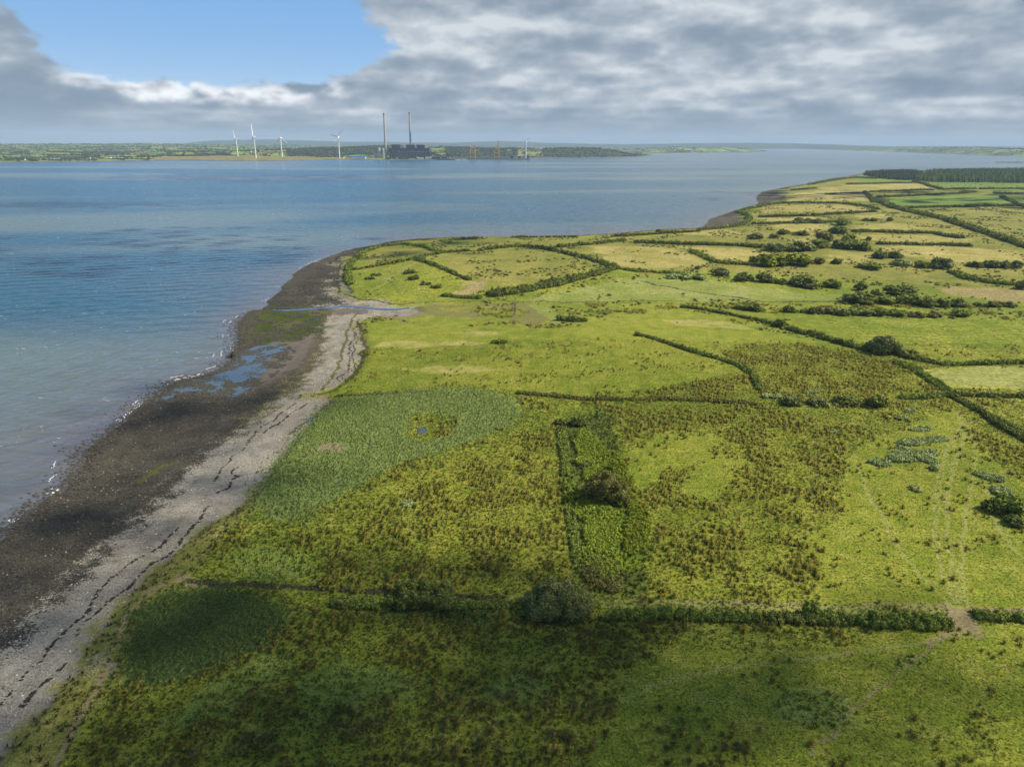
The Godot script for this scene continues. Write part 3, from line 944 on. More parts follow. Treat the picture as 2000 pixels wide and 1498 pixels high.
func silt_and_sky_color(p: Vector2, silt: FastNoiseLite) -> Color:
	# silt carried by the tide: pale streaks that follow the current, browner where the waves stir up the beach
	var streak := silt.get_noise_2d(p.x * 0.45 + p.y * 0.10, p.y * 1.6 + p.x * 0.25)
	var clean := Color(0.010, 0.056, 0.092)
	var pale := Color(0.086, 0.120, 0.114)
	var amount := smoothstep(0.0, 0.36, streak) * 0.95
	amount = maxf(amount, smoothstep(-150.0, 700.0, p.x + (p.y + 1200.0) * 0.15) * 0.75 * clampf(0.75 + streak * 1.3, 0.0, 1.3))  # paler to the right: grey cloud reflection painted into the water colour
	var d := 900.0
	if p.x > -420 and p.x < 900 and p.y > -1500 and p.y < 80:
		d = off_line(water, p)
		if Geometry2D.is_point_in_polygon(p, wet_poly): d = 0.0
	var stirred := exp(-d / 38.0) + silt.get_noise_2d(p.x * 6.0, p.y * 6.0) * 0.6 * exp(-d / 90.0)
	return clean.lerp(pale, clampf(amount, 0.0, 1.0)).lerp(Color(0.088, 0.086, 0.094), clampf(stirred, 0.0, 1.0))

# ------------------------------------------------------------------ the far shore
var far_px := [[-500, 320.5], [-200, 318.8], [0, 317.2], [180, 315.4], [350, 313.2], [420, 313.8], [500, 315.2], [600, 313.2], [650, 312], [720, 311.8], [760, 313], [880, 312.4], [905, 311], [1000, 309.6], [1100, 308.4], [1180, 307.6], [1250, 306.3], [1268, 304.6], [1276, 302.2], [1262, 300.8], [1264, 299.4], [1320, 298.9], [1420, 297.7], [1480, 297], [1503, 296], [1490, 294.9], [1440, 292.2], [1490, 290.8], [1560, 290.6], [1620, 292.4], [1700, 295.2], [1780, 298.2], [1860, 301.2], [1940, 304.2], [2000, 306.3], [2200, 313], [2400, 318]]
var far_line: PackedVector2Array
var far_poly: PackedVector2Array
var far_hills := [[760, 5600, 900.0, 30.0], [880, 5900, 800.0, 22.0], [1180, 5150, 420.0, 34.0], [1090, 5100, 380.0, 20.0], [960, 5000, 420.0, 20.0], [1330, 8000, 800.0, 26.0], [1420, 8300, 700.0, 20.0], [200, 7500, 1800.0, 14.0], [600, 5200, 700.0, 8.0], [300, 9500, 1500.0, 20.0], [1700, 9500, 1500.0, 48.0], [1850, 7800, 900.0, 42.0], [2000, 6600, 800.0, 44.0], [1560, 13500, 1500.0, 60.0],
	[530, 15500, 1300.0, 62.0], [450, 15500, 1000.0, 30.0], [640, 15500, 1400.0, 25.0], [760, 15200, 1200.0, 28.0], [880, 14800, 1400.0, 28.0], [980, 14600, 800.0, 48.0], [1080, 14600, 1200.0, 36.0], [1250, 14200, 1200.0, 30.0], [1370, 14200, 1000.0, 42.0], [1480, 14800, 1300.0, 40.0], [200, 15800, 2600.0, 20.0], [-60, 15800, 2000.0, 10.0], [1900, 13500, 2500.0, 30.0]]
var far_hill_at := []
var far_noise := FastNoiseLite.new()
var far_cells := FastNoiseLite.new()
var far_ids := FastNoiseLite.new()

func far_at(px: float, dist: float, h := 0.0) -> Vector3:
	var y := 277.0 + (px - 1000.0) * 0.00506 + (97.0 - h) * 1467.0 / dist
	return ground_at(px, y, h)

func far_height(x: float, z: float) -> float:
	var p := Vector2(x, z)
	var d := off_line(far_line, p)
	if not Geometry2D.is_point_in_polygon(p, far_poly):
		return -0.5 - minf(d * 0.05, 4.0)
	var h := 0.5 + 5.0 * (1.0 - exp(-d / 40.0)) + 22.0 * smoothstep(100.0, 5000.0, d)
	var inland := smoothstep(60.0, 700.0, d)
	h += inland * (far_noise.get_noise_2d(x, z) * 12.0 + 2.0)
	for s in far_hill_at:
		h += s[2] * exp(-p.distance_squared_to(s[0]) / (s[1] * s[1])) * smoothstep(20.0, 260.0, d)
	return h

var far_woods := [[870, 300, 1015, 298, 1010, 308, 870, 308.5], [560, 300.5, 660, 300, 760, 298, 760, 305, 640, 307, 560, 306], [1060, 303, 1150, 302, 1265, 302.5, 1268, 304.5, 1150, 306.5, 1060, 307], [330, 304, 440, 303, 470, 306, 340, 307.5], [100, 300, 260, 299, 260, 301, 100, 302], [1290, 297, 1400, 296.6, 1400, 297.2, 1300, 298], [880, 291, 1000, 291, 1000, 294, 880, 294]]
var far_dry := [[300, 309, 420, 305, 520, 305.5, 620, 308, 740, 308.5, 740, 313, 600, 314, 500, 316, 400, 314.5, 300, 314]]
var far_bare := [[850, 308.2, 1010, 306.5, 1080, 306.2, 1080, 309, 1000, 311, 850, 313]]

func far_masks(list: Array) -> Array:
	var out := []
	for q in list:
		var poly := PackedVector2Array()
		for i in range(0, q.size(), 2): poly.append(flat2(ground_at(q[i], q[i + 1], 5.0)))
		out.append(poly)
	return out

func in_any(polys: Array, p: Vector2) -> bool:
	for q in polys:
		if Geometry2D.is_point_in_polygon(p, q): return true
	return false

func make_far_land() -> void:
	for q in far_px: far_line.append(flat2(ground_at(q[0], q[1], 0.0)))
	far_poly = far_line.duplicate()
	far_poly.append_array([Vector2(14000, far_line[-1].y), Vector2(14000, -19000), Vector2(-14000, -19000), Vector2(-14000, far_line[0].y)])
	for s in far_hills: far_hill_at.append([flat2(far_at(s[0], s[1])), s[2], s[3]])
	far_noise.seed = 41
	far_noise.frequency = 0.0011
	far_noise.fractal_octaves = 4
	for f in [far_cells, far_ids]:
		f.seed = 15
		f.noise_type = FastNoiseLite.TYPE_CELLULAR
		f.frequency = 0.0062
		f.cellular_distance_function = FastNoiseLite.DISTANCE_MANHATTAN
		f.cellular_jitter = 0.85
		f.fractal_type = FastNoiseLite.FRACTAL_NONE
	far_cells.cellular_return_type = FastNoiseLite.RETURN_DISTANCE2_SUB
	far_ids.cellular_return_type = FastNoiseLite.RETURN_CELL_VALUE
	var xs := PackedFloat32Array()
	var zs := PackedFloat32Array()
	for i in 261: xs.append(-6500.0 + 16500.0 * i / 260.0)
	for j in 171:
		var s := j / 170.0
		zs.append(-2600.0 - 5200.0 * s - 9200.0 * s * s * s)
	var rows := []
	rows.resize(zs.size())
	in_threads(func(j: int):
		var row := PackedFloat32Array()
		for x in xs: row.append(far_height(x, zs[j]))
		rows[j] = row, zs.size())
	var v := PackedVector3Array()
	var uv := PackedVector2Array()
	var idx := PackedInt32Array()
	var nx := xs.size()
	for j in zs.size():
		for i in nx:
			v.append(Vector3(xs[i], rows[j][i], zs[j]))
			uv.append(Vector2((xs[i] + 6500.0) / 16500.0, (zs[j] + 17000.0) / 14400.0))
	for j in zs.size() - 1:
		for i in nx - 1:
			var a := j * nx + i
			var b := a + nx
			if maxf(maxf(v[a].y, v[a + 1].y), maxf(v[b].y, v[b + 1].y)) < -1.0: continue
			idx.append_array([a, b + 1, a + 1, a, b, b + 1])
	var arr := []
	arr.resize(Mesh.ARRAY_MAX)
	arr[Mesh.ARRAY_VERTEX] = v
	arr[Mesh.ARRAY_TEX_UV] = uv
	arr[Mesh.ARRAY_INDEX] = idx
	var raw := ArrayMesh.new()
	raw.add_surface_from_arrays(Mesh.PRIMITIVE_TRIANGLES, arr)
	var st := SurfaceTool.new()
	st.create_from(raw, 0)
	st.generate_normals()
	# a patchwork of small fields, one colour for each, hedges between
	var dry := far_masks(far_dry)
	var woods := far_masks(far_woods)
	var bare := far_masks(far_bare)
	var NX := 2048
	var NY := 1024
	var tex := []
	tex.resize(NY)
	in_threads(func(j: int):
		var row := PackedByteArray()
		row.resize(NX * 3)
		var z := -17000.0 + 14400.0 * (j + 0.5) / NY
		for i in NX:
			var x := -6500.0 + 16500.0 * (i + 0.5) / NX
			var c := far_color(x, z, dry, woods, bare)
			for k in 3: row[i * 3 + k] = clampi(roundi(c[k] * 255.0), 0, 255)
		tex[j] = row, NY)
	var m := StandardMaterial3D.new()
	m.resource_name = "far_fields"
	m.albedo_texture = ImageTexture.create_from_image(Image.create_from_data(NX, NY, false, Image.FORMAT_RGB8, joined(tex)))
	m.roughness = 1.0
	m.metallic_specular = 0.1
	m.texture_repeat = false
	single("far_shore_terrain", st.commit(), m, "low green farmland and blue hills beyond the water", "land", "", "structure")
	# hedgerow trees and small woods of the far shore
	var crowns: Array[ArrayMesh] = [crown_mesh(1)]
	var xf: Array[Transform3D] = []
	var cols := PackedColorArray()
	var r := RandomNumberGenerator.new()
	r.seed = 99
	for k in 150000:
		if xf.size() > 10000: break
		var px := r.randf_range(-40.0, 2040.0)
		var dist := 3000.0 + 6000.0 * pow(r.randf(), 1.5)
		var p := far_at(px, dist, 8.0)
		var q := flat2(p)
		if not Geometry2D.is_point_in_polygon(q, far_poly): continue
		var in_wood := in_any(woods, q)
		var grove := far_noise.get_noise_2d(q.x * 2.5 + 4000.0, q.y * 2.5) > 0.30
		if not in_wood and not grove and far_cells.get_noise_2d(q.x, q.y) > -0.90: continue
		if in_any(dry, q) or in_any(bare, q): continue
		var y := far_height(q.x, q.y)
		if y < 3.0: continue
		var s := r.randf_range(3.5, 8.0) * (1.25 if in_wood or grove else 1.0)
		xf.append(Transform3D(Basis(Vector3.UP, r.randf() * TAU).scaled(Vector3(s * r.randf_range(0.9, 1.8), s, s * r.randf_range(0.9, 1.8))), Vector3(q.x, y - 0.5, q.y)))
		var t := r.randf()
		cols.append(Color(0.030, 0.045, 0.014).lerp(Color(0.060, 0.080, 0.020), t))
	stuff("far_hedgerow_trees", crowns[0], M.foliage, xf, cols, "distant hedgerow trees and small woods of the far shore", "trees")

func far_color(x: float, z: float, dry: Array, woods: Array, bare: Array) -> Color:
	var p := Vector2(x, z)
	var id := far_ids.get_noise_2d(x, z)
	var edge_d := far_cells.get_noise_2d(x, z)
	var n := far_noise.get_noise_2d(x * 14.0, z * 14.0)
	var c := Color(0.090, 0.160, 0.026)
	if id > 0.55: c = Color(0.170, 0.220, 0.044)
	elif id > 0.2: c = Color(0.120, 0.200, 0.034)
	elif id > -0.1: c = Color(0.180, 0.180, 0.055)
	elif id > -0.5: c = Color(0.085, 0.130, 0.030)
	else: c = Color(0.060, 0.085, 0.026)
	c = c.lerp(Color(0.034, 0.046, 0.016), smoothstep(-0.82, -0.92, edge_d))
	c *= 1.0 + n * 0.25
	# distance shading of the back hills put into the colour, past a ragged line
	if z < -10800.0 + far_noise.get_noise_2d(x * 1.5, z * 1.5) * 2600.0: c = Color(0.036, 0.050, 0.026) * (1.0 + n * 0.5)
	if z > -6500.0:
		if in_any(woods, p): c = Color(0.034, 0.046, 0.014) * (1.0 + n * 0.4)
		if in_any(dry, p): c = Color(0.200, 0.165, 0.060).lerp(Color(0.105, 0.105, 0.030), clampf(n * 1.6 + 0.4, 0.0, 1.0))
		if in_any(bare, p): c = Color(0.026, 0.026, 0.026).lerp(Color(0.060, 0.058, 0.034), clampf(n * 1.8 + 0.3, 0.0, 1.0))
	var d := off_line(far_line, p) if z > -9000.0 else 999.0
	if d < 28.0: c = Color(0.075, 0.066, 0.058).lerp(Color(0.13, 0.12, 0.1), clampf(0.5 + n, 0.0, 1.0))
	return c.linear_to_srgb()

func crown_mesh(seed_: int) -> ArrayMesh:
	var r := RandomNumberGenerator.new()
	r.seed = seed_
	var s := Shape.new()
	for k in 5:
		var at := Vector3(r.randf_range(-0.35, 0.35), r.randf_range(0.35, 0.75), r.randf_range(-0.35, 0.35))
		s.col = Color(1, 1, 1) * r.randf_range(0.75, 1.2)
		s.ball(at, Vector3(1, 0.85, 1) * r.randf_range(0.25, 0.42), 6, 4)
	for k in 70:
		var d := Vector3(r.randfn(), r.randfn(), r.randfn()).normalized()
		s.col = Color(1, 1, 1) * r.randf_range(0.6, 1.5)
		s.leaf(Vector3(0, 0.52, 0) + d * Vector3(0.62, 0.46, 0.62) * r.randf_range(0.85, 1.05), d, Vector3(r.randfn(), r.randfn(), r.randfn()).normalized(), 0.16, r.randf() * TAU)
	return s.done()

# ------------------------------------------------------------------ power station
func make_power_station() -> void:
	var D := 4050.0
	var k := D / 1467.0      # metres to one pixel of the photograph there
	var at := far_at(799, D, 6.0)
	var hall := thing("power_station", at, 0.0, "huge dark clad power station hall with three bunker towers on its roof", "power station")
	var s := Shape.new()
	var W := 83.0 * k
	var H := 20.0 * k
	s.box(Vector3(0, H / 2, -45), Vector3(W, H, 90))
	part("wall", s.done(), M.dark_cladding, hall)
	s = Shape.new()
	s.box(Vector3(11 * k, 6.5 * k, 6), Vector3(66 * k, 13 * k, 14))
	part("annexe_wall", s.done(), M.dark_cladding, hall)
	s = Shape.new()
	for i in 22: s.box(Vector3((-40 + i * 3.7) * k, H * 0.31, 13.6 if i > 4 else 0.4), Vector3(0.9, H * 0.62, 1.0))
	s.box(Vector3(11 * k, 13.2 * k, 13.4), Vector3(66 * k, 1.4, 1.0))
	part("pilaster", s.done(), M.steel_grey, hall)
	for g in [[-34, -20], [-2, 11], [17, 30]]:
		for i in 6:
			if (i * 7 + int(g[0])) % 5 == 0: continue
			s = Shape.new()
			s.box(Vector3(lerpf(g[0], g[1], i / 5.0) * k, 13.9 * k, 0.4), Vector3(1.9 * k, 1.0, 0.8))
			part("window", s.done(), M.window_glass, hall)
	for t in [[-36.5, -18.5], [-7, 11], [15, 32]]:
		s = Shape.new()
		s.box(Vector3((t[0] + t[1]) / 2 * k, H + 3.0 * k, -40), Vector3((t[1] - t[0]) * k, 6.0 * k, 40))
		var tower := part("bunker_tower", s.done(), M.dark_cladding, hall)
		s = Shape.new()
		s.box(Vector3((t[0] + t[1]) / 2 * k, H + 6.2 * k, -39), Vector3((t[1] - t[0]) * k + 2, 1.1 * k, 43))
		for e in t: s.box(Vector3(e * k, H + 3.0 * k, -19), Vector3(1.0 * k, 6.0 * k, 3))
		part("roof_edge", s.done(), M.roof_edge, tower)
	s = Shape.new()
	s.bar(Vector3(41 * k, 12 * k, -30), Vector3(64 * k, 4 * k, -60), 10, 8)
	for i in 4: s.bar(Vector3((45 + i * 5) * k, 0, -34 - i * 6), Vector3((45 + i * 5) * k, (10.5 - i * 1.8) * k, -34 - i * 6), 3)
	part("coal_conveyor", s.done(), M.dark_cladding, hall)
	for c in [[753.6, 241.0, "tall concrete chimney left of the power station hall, nearest the silos"], [802.6, 240.0, "tall concrete chimney rising behind the middle of the power station hall"]]:
		var p := far_at(c[0], D + (40.0 if c[0] < 800 else 150.0), 6.0)
		var ch := thing("chimney", p, 0.0, c[2], "chimney", "chimneys of the power station")
		s = Shape.new()
		var hh: float = c[1] * (1.0 if c[0] < 800 else 1.04)
		s.tube(Vector3.ZERO, Vector3(0, hh - 9, 0), 6.6, 4.2, 24)
		part("shaft", s.done(), M.concrete, ch)
		s = Shape.new()
		s.tube(Vector3(0, hh - 9, 0), Vector3(0, hh, 0), 4.8, 4.8, 24)
		part("cap", s.done(), M.concrete_cap, ch)
		for y in [0.4, 0.72]:
			s = Shape.new()
			s.tube(Vector3(0, hh * y, 0), Vector3(0, hh * y + 1.5, 0), 7.0 - 2.0 * y, 7.0 - 2.0 * y, 24)
			part("platform", s.done(), M.concrete_cap, ch)
	for q in [["ash_silo", 740.2, 20.0, 3.3, "concrete", "tall pale concrete ash silo between blue tank and chimney"], ["storage_tank", 732.8, 11.0, 2.8, "blue_paint", "bright blue storage tank standing left of the concrete silo"], ["gas_scrubber", 748.3, 18.0, 2.6, "steel_grey", "grey steel scrubber tower close to the left chimney"]]:
		var o := thing(q[0], far_at(q[1], D - 20, 6.0), 0.0, q[5], "tank")
		s = Shape.new()
		s.tube(Vector3.ZERO, Vector3(0, q[2] * k, 0), q[3] * k, q[3] * k, 24)
		part("shell", s.done(), M[q[4]], o)
		s = Shape.new()
		s.tube(Vector3(0, q[2] * k, 0), Vector3(0, q[2] * k + 3.0, 0), q[3] * k, q[3] * k * 0.45, 24)
		if q[0] == "ash_silo": s.box(Vector3(0, q[2] * k + 4, 0), Vector3(8, 4, 8))
		part("roof", s.done(), M[q[4] if q[0] != "ash_silo" else "concrete_cap"], o)
	var shed := thing("warehouse", far_at(698.5, 3960, 5.0), 0.03, "long low warehouse with bright blue roof beside the power station", "warehouse")
	s = Shape.new()
	s.box(Vector3(2 * k, 1.0 * k, 0), Vector3(27 * k, 2.0 * k, 28))
	part("wall", s.done(), M.white_paint, shed)
	s = Shape.new()
	s.box(Vector3(0, 3.2 * k, -4), Vector3(32.5 * k, 2.4 * k, 36))
	s.quad(Vector3(-16.3 * k, 4.4 * k, 14), Vector3(-16.3 * k, 5.0 * k, -4), Vector3(16.3 * k, 5.0 * k, -4), Vector3(16.3 * k, 4.4 * k, 14))
	part("roof", s.done(), M.blue_paint, shed)
	var sheds := [[837, 12.0, 4.4, "white flat roofed shed in front of the hall's right end", "whitewash"], [822, 9.0, 2.6, "low white shed in front of the hall, second from its right end", "whitewash"], [815.5, 4.0, 3.6, "small white rounded store in front of the hall", "white_paint"], [670, 3.0, 2.0, "tiny white hut beside the lone turbine left of the warehouse", "whitewash"], [774, 5.0, 2.2, "low grey shed under the hall's left half", "steel_grey"], [790, 6.0, 1.8, "low rusty shed under the middle of the hall", "rust_red"], [880, 5.0, 2.2, "white hut on the coal yard quay left of the cranes", "whitewash"], [884, 4.0, 2.4, "grey hut beside the white one on the coal yard quay", "steel_grey"], [852, 16.0, 4.0, "low dark shed joined to the hall's right end", "dark_cladding"], [868, 10.0, 3.0, "low dark shed further right under the coal conveyor", "dark_cladding"], [860, 6.0, 2.0, "low grey shed at the foot of the coal conveyor", "steel_grey"], [1000, 6.0, 6.5, "dark transfer tower on the coal jetty's root", "dark_cladding"], [1014, 5.0, 5.6, "dark transfer tower left of the lone right turbine", "dark_cladding"], [1031, 4.5, 7.0, "tall dark transfer tower right of the lone right turbine", "dark_cladding"]]
	for q in sheds:
		var dist := 3985.0 if q[0] < 860 else 4080.0
		var o := thing("shed", far_at(q[0], dist, 5.0), 0.0, q[3], "shed", "sheds round the power station")
		s = Shape.new()
		s.box(Vector3(0, q[2] * k * 0.46, 0), Vector3(q[1] * k, q[2] * k * 0.92, 14))
		part("wall", s.done(), M[q[4]], o)
		s = Shape.new()
		s.box(Vector3(0, q[2] * k * 0.96, 0), Vector3(q[1] * k + 1.2, q[2] * k * 0.08, 15.2))
		part("roof", s.done(), M.steel_grey, o)
	# the quay, the coal jetty and its two unloading cranes
	var quay := thing("quay_wall", far_at(826, 3935, 0.0), 0.0, "dark concrete quay wall along the water before the power station", "quay")
	s = Shape.new()
	s.box(Vector3(0, 2.2, 0), Vector3(128 * k, 5.6, 10))
	part("wall", s.done(), M.jetty_timber, quay)
	s = Shape.new()
	for i in 30: s.box(Vector3((-62 + i * 4.2) * k, 1.6, 5.6), Vector3(1.6, 5.0, 1.2))
	part("fender", s.done(), M.concrete_cap, quay)
	var jetty := thing("coal_jetty", far_at(974, 3985, 0.0), -0.02, "long dark piled coal jetty carrying two yellow cranes", "jetty")
	s = Shape.new()
	s.box(Vector3(0, 5.4, 0), Vector3(128 * k, 3.0, 26))
	part("deck", s.done(), M.jetty_timber, jetty)
	for i in 34:
		s = Shape.new()
		s.tube(Vector3((-62 + i * 3.75) * k, -1.5, 11), Vector3((-62 + i * 3.75) * k, 4.0, 11), 1.1, 1.1, 8)
		part("pile", s.done(), M.jetty_timber, jetty)
	s = Shape.new()
	s.box(Vector3(6 * k, 9.0, -9), Vector3(112 * k, 3.0, 4))
	part("conveyor_gallery", s.done(), M.steel_grey, jetty)
	crane(far_at(923.5, 3985, 6.9), k, false, "yellow ship unloading crane with level boom, the left of two")
	crane(far_at(970.5, 3985, 6.9), k, true, "yellow ship unloading crane with its boom raised, the right of two")
	for q in [[1044, 1.0], [1054, 1.0], [1064, 1.8]]:
		var o := thing("mooring_dolphin", far_at(q[0], 4060, 0.0), 0.0, ["mooring dolphin nearest the end of the coal jetty", "middle one of three mooring dolphins off the coal jetty", "larger outermost mooring dolphin right of the coal jetty"][[1044, 1054, 1064].find(q[0])], "dolphin", "mooring dolphins off the jetty")
		s = Shape.new()
		for e in [-1, 1]: s.tube(Vector3(e * 1.5 * q[1], -2, 0), Vector3(e * 1.2 * q[1], 4, 0), 0.8, 0.8, 8)
		part("pile", s.done(), M.jetty_timber, o)
		s = Shape.new()
		s.box(Vector3(0, 4.6, 0), Vector3(5 * q[1], 1.2, 5 * q[1]))
		part("cap", s.done(), M.concrete, o)
	var pile := Shape.new()
	var r := RandomNumberGenerator.new()
	r.seed = 4
	for i in 24:
		var a0 := TAU * i / 24
		var a1 := TAU * (i + 1) / 24
		pile.tri(Vector3(0, 13, 0), Vector3(cos(a0) * 38, 0, sin(a0) * 24), Vector3(cos(a1) * 38, 0, sin(a1) * 24))
	var heap := thing("sand_heap", far_at(1095, 4780, 4.0), 0.0, "pale tan heap of earth on the shore right of the jetty", "heap")
	part("heap", pile.done(), mat("tan_earth", 0.33, 0.25, 0.14), heap)

func crane(at: Vector3, k: float, raised: bool, label: String) -> void:
	var o := thing("unloading_crane", at, 0.0, label, "crane", "yellow cranes on the coal jetty")
	var w := 5.4 * k
	var top := 21.0 * k
	for e in [Vector3(-1, 0, -1), Vector3(1, 0, -1), Vector3(1, 0, 1), Vector3(-1, 0, 1)]:
		var s := Shape.new()
		s.bar(Vector3(e.x * w, 0, e.z * 9.0), Vector3(e.x * w * 0.75, top, e.z * 8.0), 3.6)
		part("leg", s.done(), M.crane_yellow, o)
	var f := Shape.new()
	for y in [0.15, 0.55, 0.98]:
		for z in [-8.5, 8.5]: f.box(Vector3(0, top * y, z), Vector3(w * 1.8, 2.8, 2.4))
		for x in [-0.85, 0.85]: f.box(Vector3(x * w, top * y, 0), Vector3(1.8, 2.0, 18))
	for z in [-8.6, 8.6]:
		f.bar(Vector3(-w * 0.9, top * 0.16, z), Vector3(w * 0.82, top * 0.54, z), 1.2)
		f.bar(Vector3(w * 0.85, top * 0.56, z), Vector3(-w * 0.78, top * 0.97, z), 1.2)
	part("portal_frame", f.done(), M.crane_yellow, o)
	var s2 := Shape.new()
	s2.box(Vector3(-w * 0.4, top + 3.0, 0), Vector3(w * 1.0, 6.5, 12))
	part("machinery_house", s2.done(), M.crane_yellow, o)
	var mast := Shape.new()
	for z in [-4.0, 4.0]:
		mast.bar(Vector3(-w * 0.2, top, z), Vector3(w * 0.25, top + 6.0 * k, z), 1.4)
		mast.bar(Vector3(w * 0.7, top, z), Vector3(w * 0.25, top + 6.0 * k, z), 1.4)
	part("mast", mast.done(), mat("crane_orange", 0.55, 0.20, 0.04, 0.6), o)
	var boom := Shape.new()
	var a := Vector3(w * 0.3, top * 0.78, 0)
	var b := Vector3(w * 0.9, top + 13.5 * k, 4) if raised else Vector3(w * 2.4, top * 0.78, 0)
	for z in [-3.0, 3.0]:
		boom.bar(a + Vector3(0, 0, z), b + Vector3(0, 0, z), 2.6)
		boom.bar(a + Vector3(-w * 0.5, 0, z), b + Vector3(-w * (0.45 if raised else 0.2), 1.0, z), 1.2)
	for i in 9:
		var q := a.lerp(b, (i + 0.5) / 9.0)
		boom.bar(q + Vector3(-w * 0.5 * (1.0 if raised else 0.0), 0, -3), q + Vector3(0, 2, 3), 0.9)
	if not raised: boom.bar(Vector3(-w * 1.5, top * 0.78, 0), a, 2.0)
	part("boom", boom.done(), M.crane_yellow, o)

# ------------------------------------------------------------------ wind turbines
func make_turbines() -> void:
	for q in [   # base pixel, distance, metres to the hub, blade length, tilt of the first blade, how far the rotor turns away, label
		[464.2, 4250, 98.0, 57.0, -26.0, 0.62, "white wind turbine, leftmost of the group of three"],
		[499.6, 3830, 108.0, 66.0, -8.0, 0.50, "white wind turbine on the shore, nearest and middle of the group of three"],
		[550.9, 4130, 104.0, 66.0, -5.0, 0.85, "white wind turbine, rightmost of the group of three"],
		[663.0, 3960, 112.0, 60.0, 43.0, 0.85, "white wind turbine standing alone left of the blue roofed warehouse"],
		[1027.0, 4200, 104.0, 54.0, -50.0, 0.50, "white wind turbine standing alone right of the yellow cranes"]]:
		var at := far_at(q[0], q[1], 4.0)
		at.y = far_height(at.x, at.z)
		var o := thing("wind_turbine", at, 0.0, q[6], "wind turbine", "wind turbines on the far shore")
		var s := Shape.new()
		s.tube(Vector3.ZERO, Vector3(0, q[2], 0), 2.9, 1.7, 20)
		part("tower", s.done(), M.white_paint, o)
		var yaw := acos(q[5])
		var face := Basis(Vector3.UP, -yaw)
		s = Shape.new()
		s.box(face * Vector3(0, 0, -3) + Vector3(0, q[2] + 1.6, 0), Vector3(4.2, 4.2, 12), face)
		part("nacelle", s.done(), M.white_paint, o)
		var hub_at := Vector3(0, q[2] + 1.6, 0) + face * Vector3(0, 0, 4.8)
		s = Shape.new()
		s.ball(hub_at, Vector3(2.3, 2.3, 2.3), 10, 6)
		part("hub", s.done(), M.white_paint, o)
		for b in 3:
			var ang := deg_to_rad(q[4] + 120.0 * b)
			var out := face * Vector3(sin(ang), cos(ang), 0)
			var side := face * Vector3(cos(ang), -sin(ang), 0)
			var fore := face * Vector3(0, 0, 1)
			s = Shape.new()
			var rings := []
			for e in [[0.02, 1.5, 1.4], [0.06, 1.6, 1.4], [0.2, 3.2, 1.2], [0.5, 2.5, 0.9], [0.8, 1.8, 0.6], [0.97, 1.1, 0.4], [1.0, 0.3, 0.2]]:
				var ring := []
				for c in 8:
					var th := TAU * c / 8
					ring.append(hub_at + out * float(q[3]) * e[0] + side * cos(th) * e[1] + fore * sin(th) * e[2] * 0.8 + side * cos(th) * 0.0 + fore * cos(th) * e[1] * 0.5)
				rings.append(ring)
			for i in rings.size() - 1:
				for c in 8: s.quad(rings[i][c], rings[i][(c + 1) % 8], rings[i + 1][(c + 1) % 8], rings[i + 1][c])
			part("blade", s.done(), M.white_paint, o)

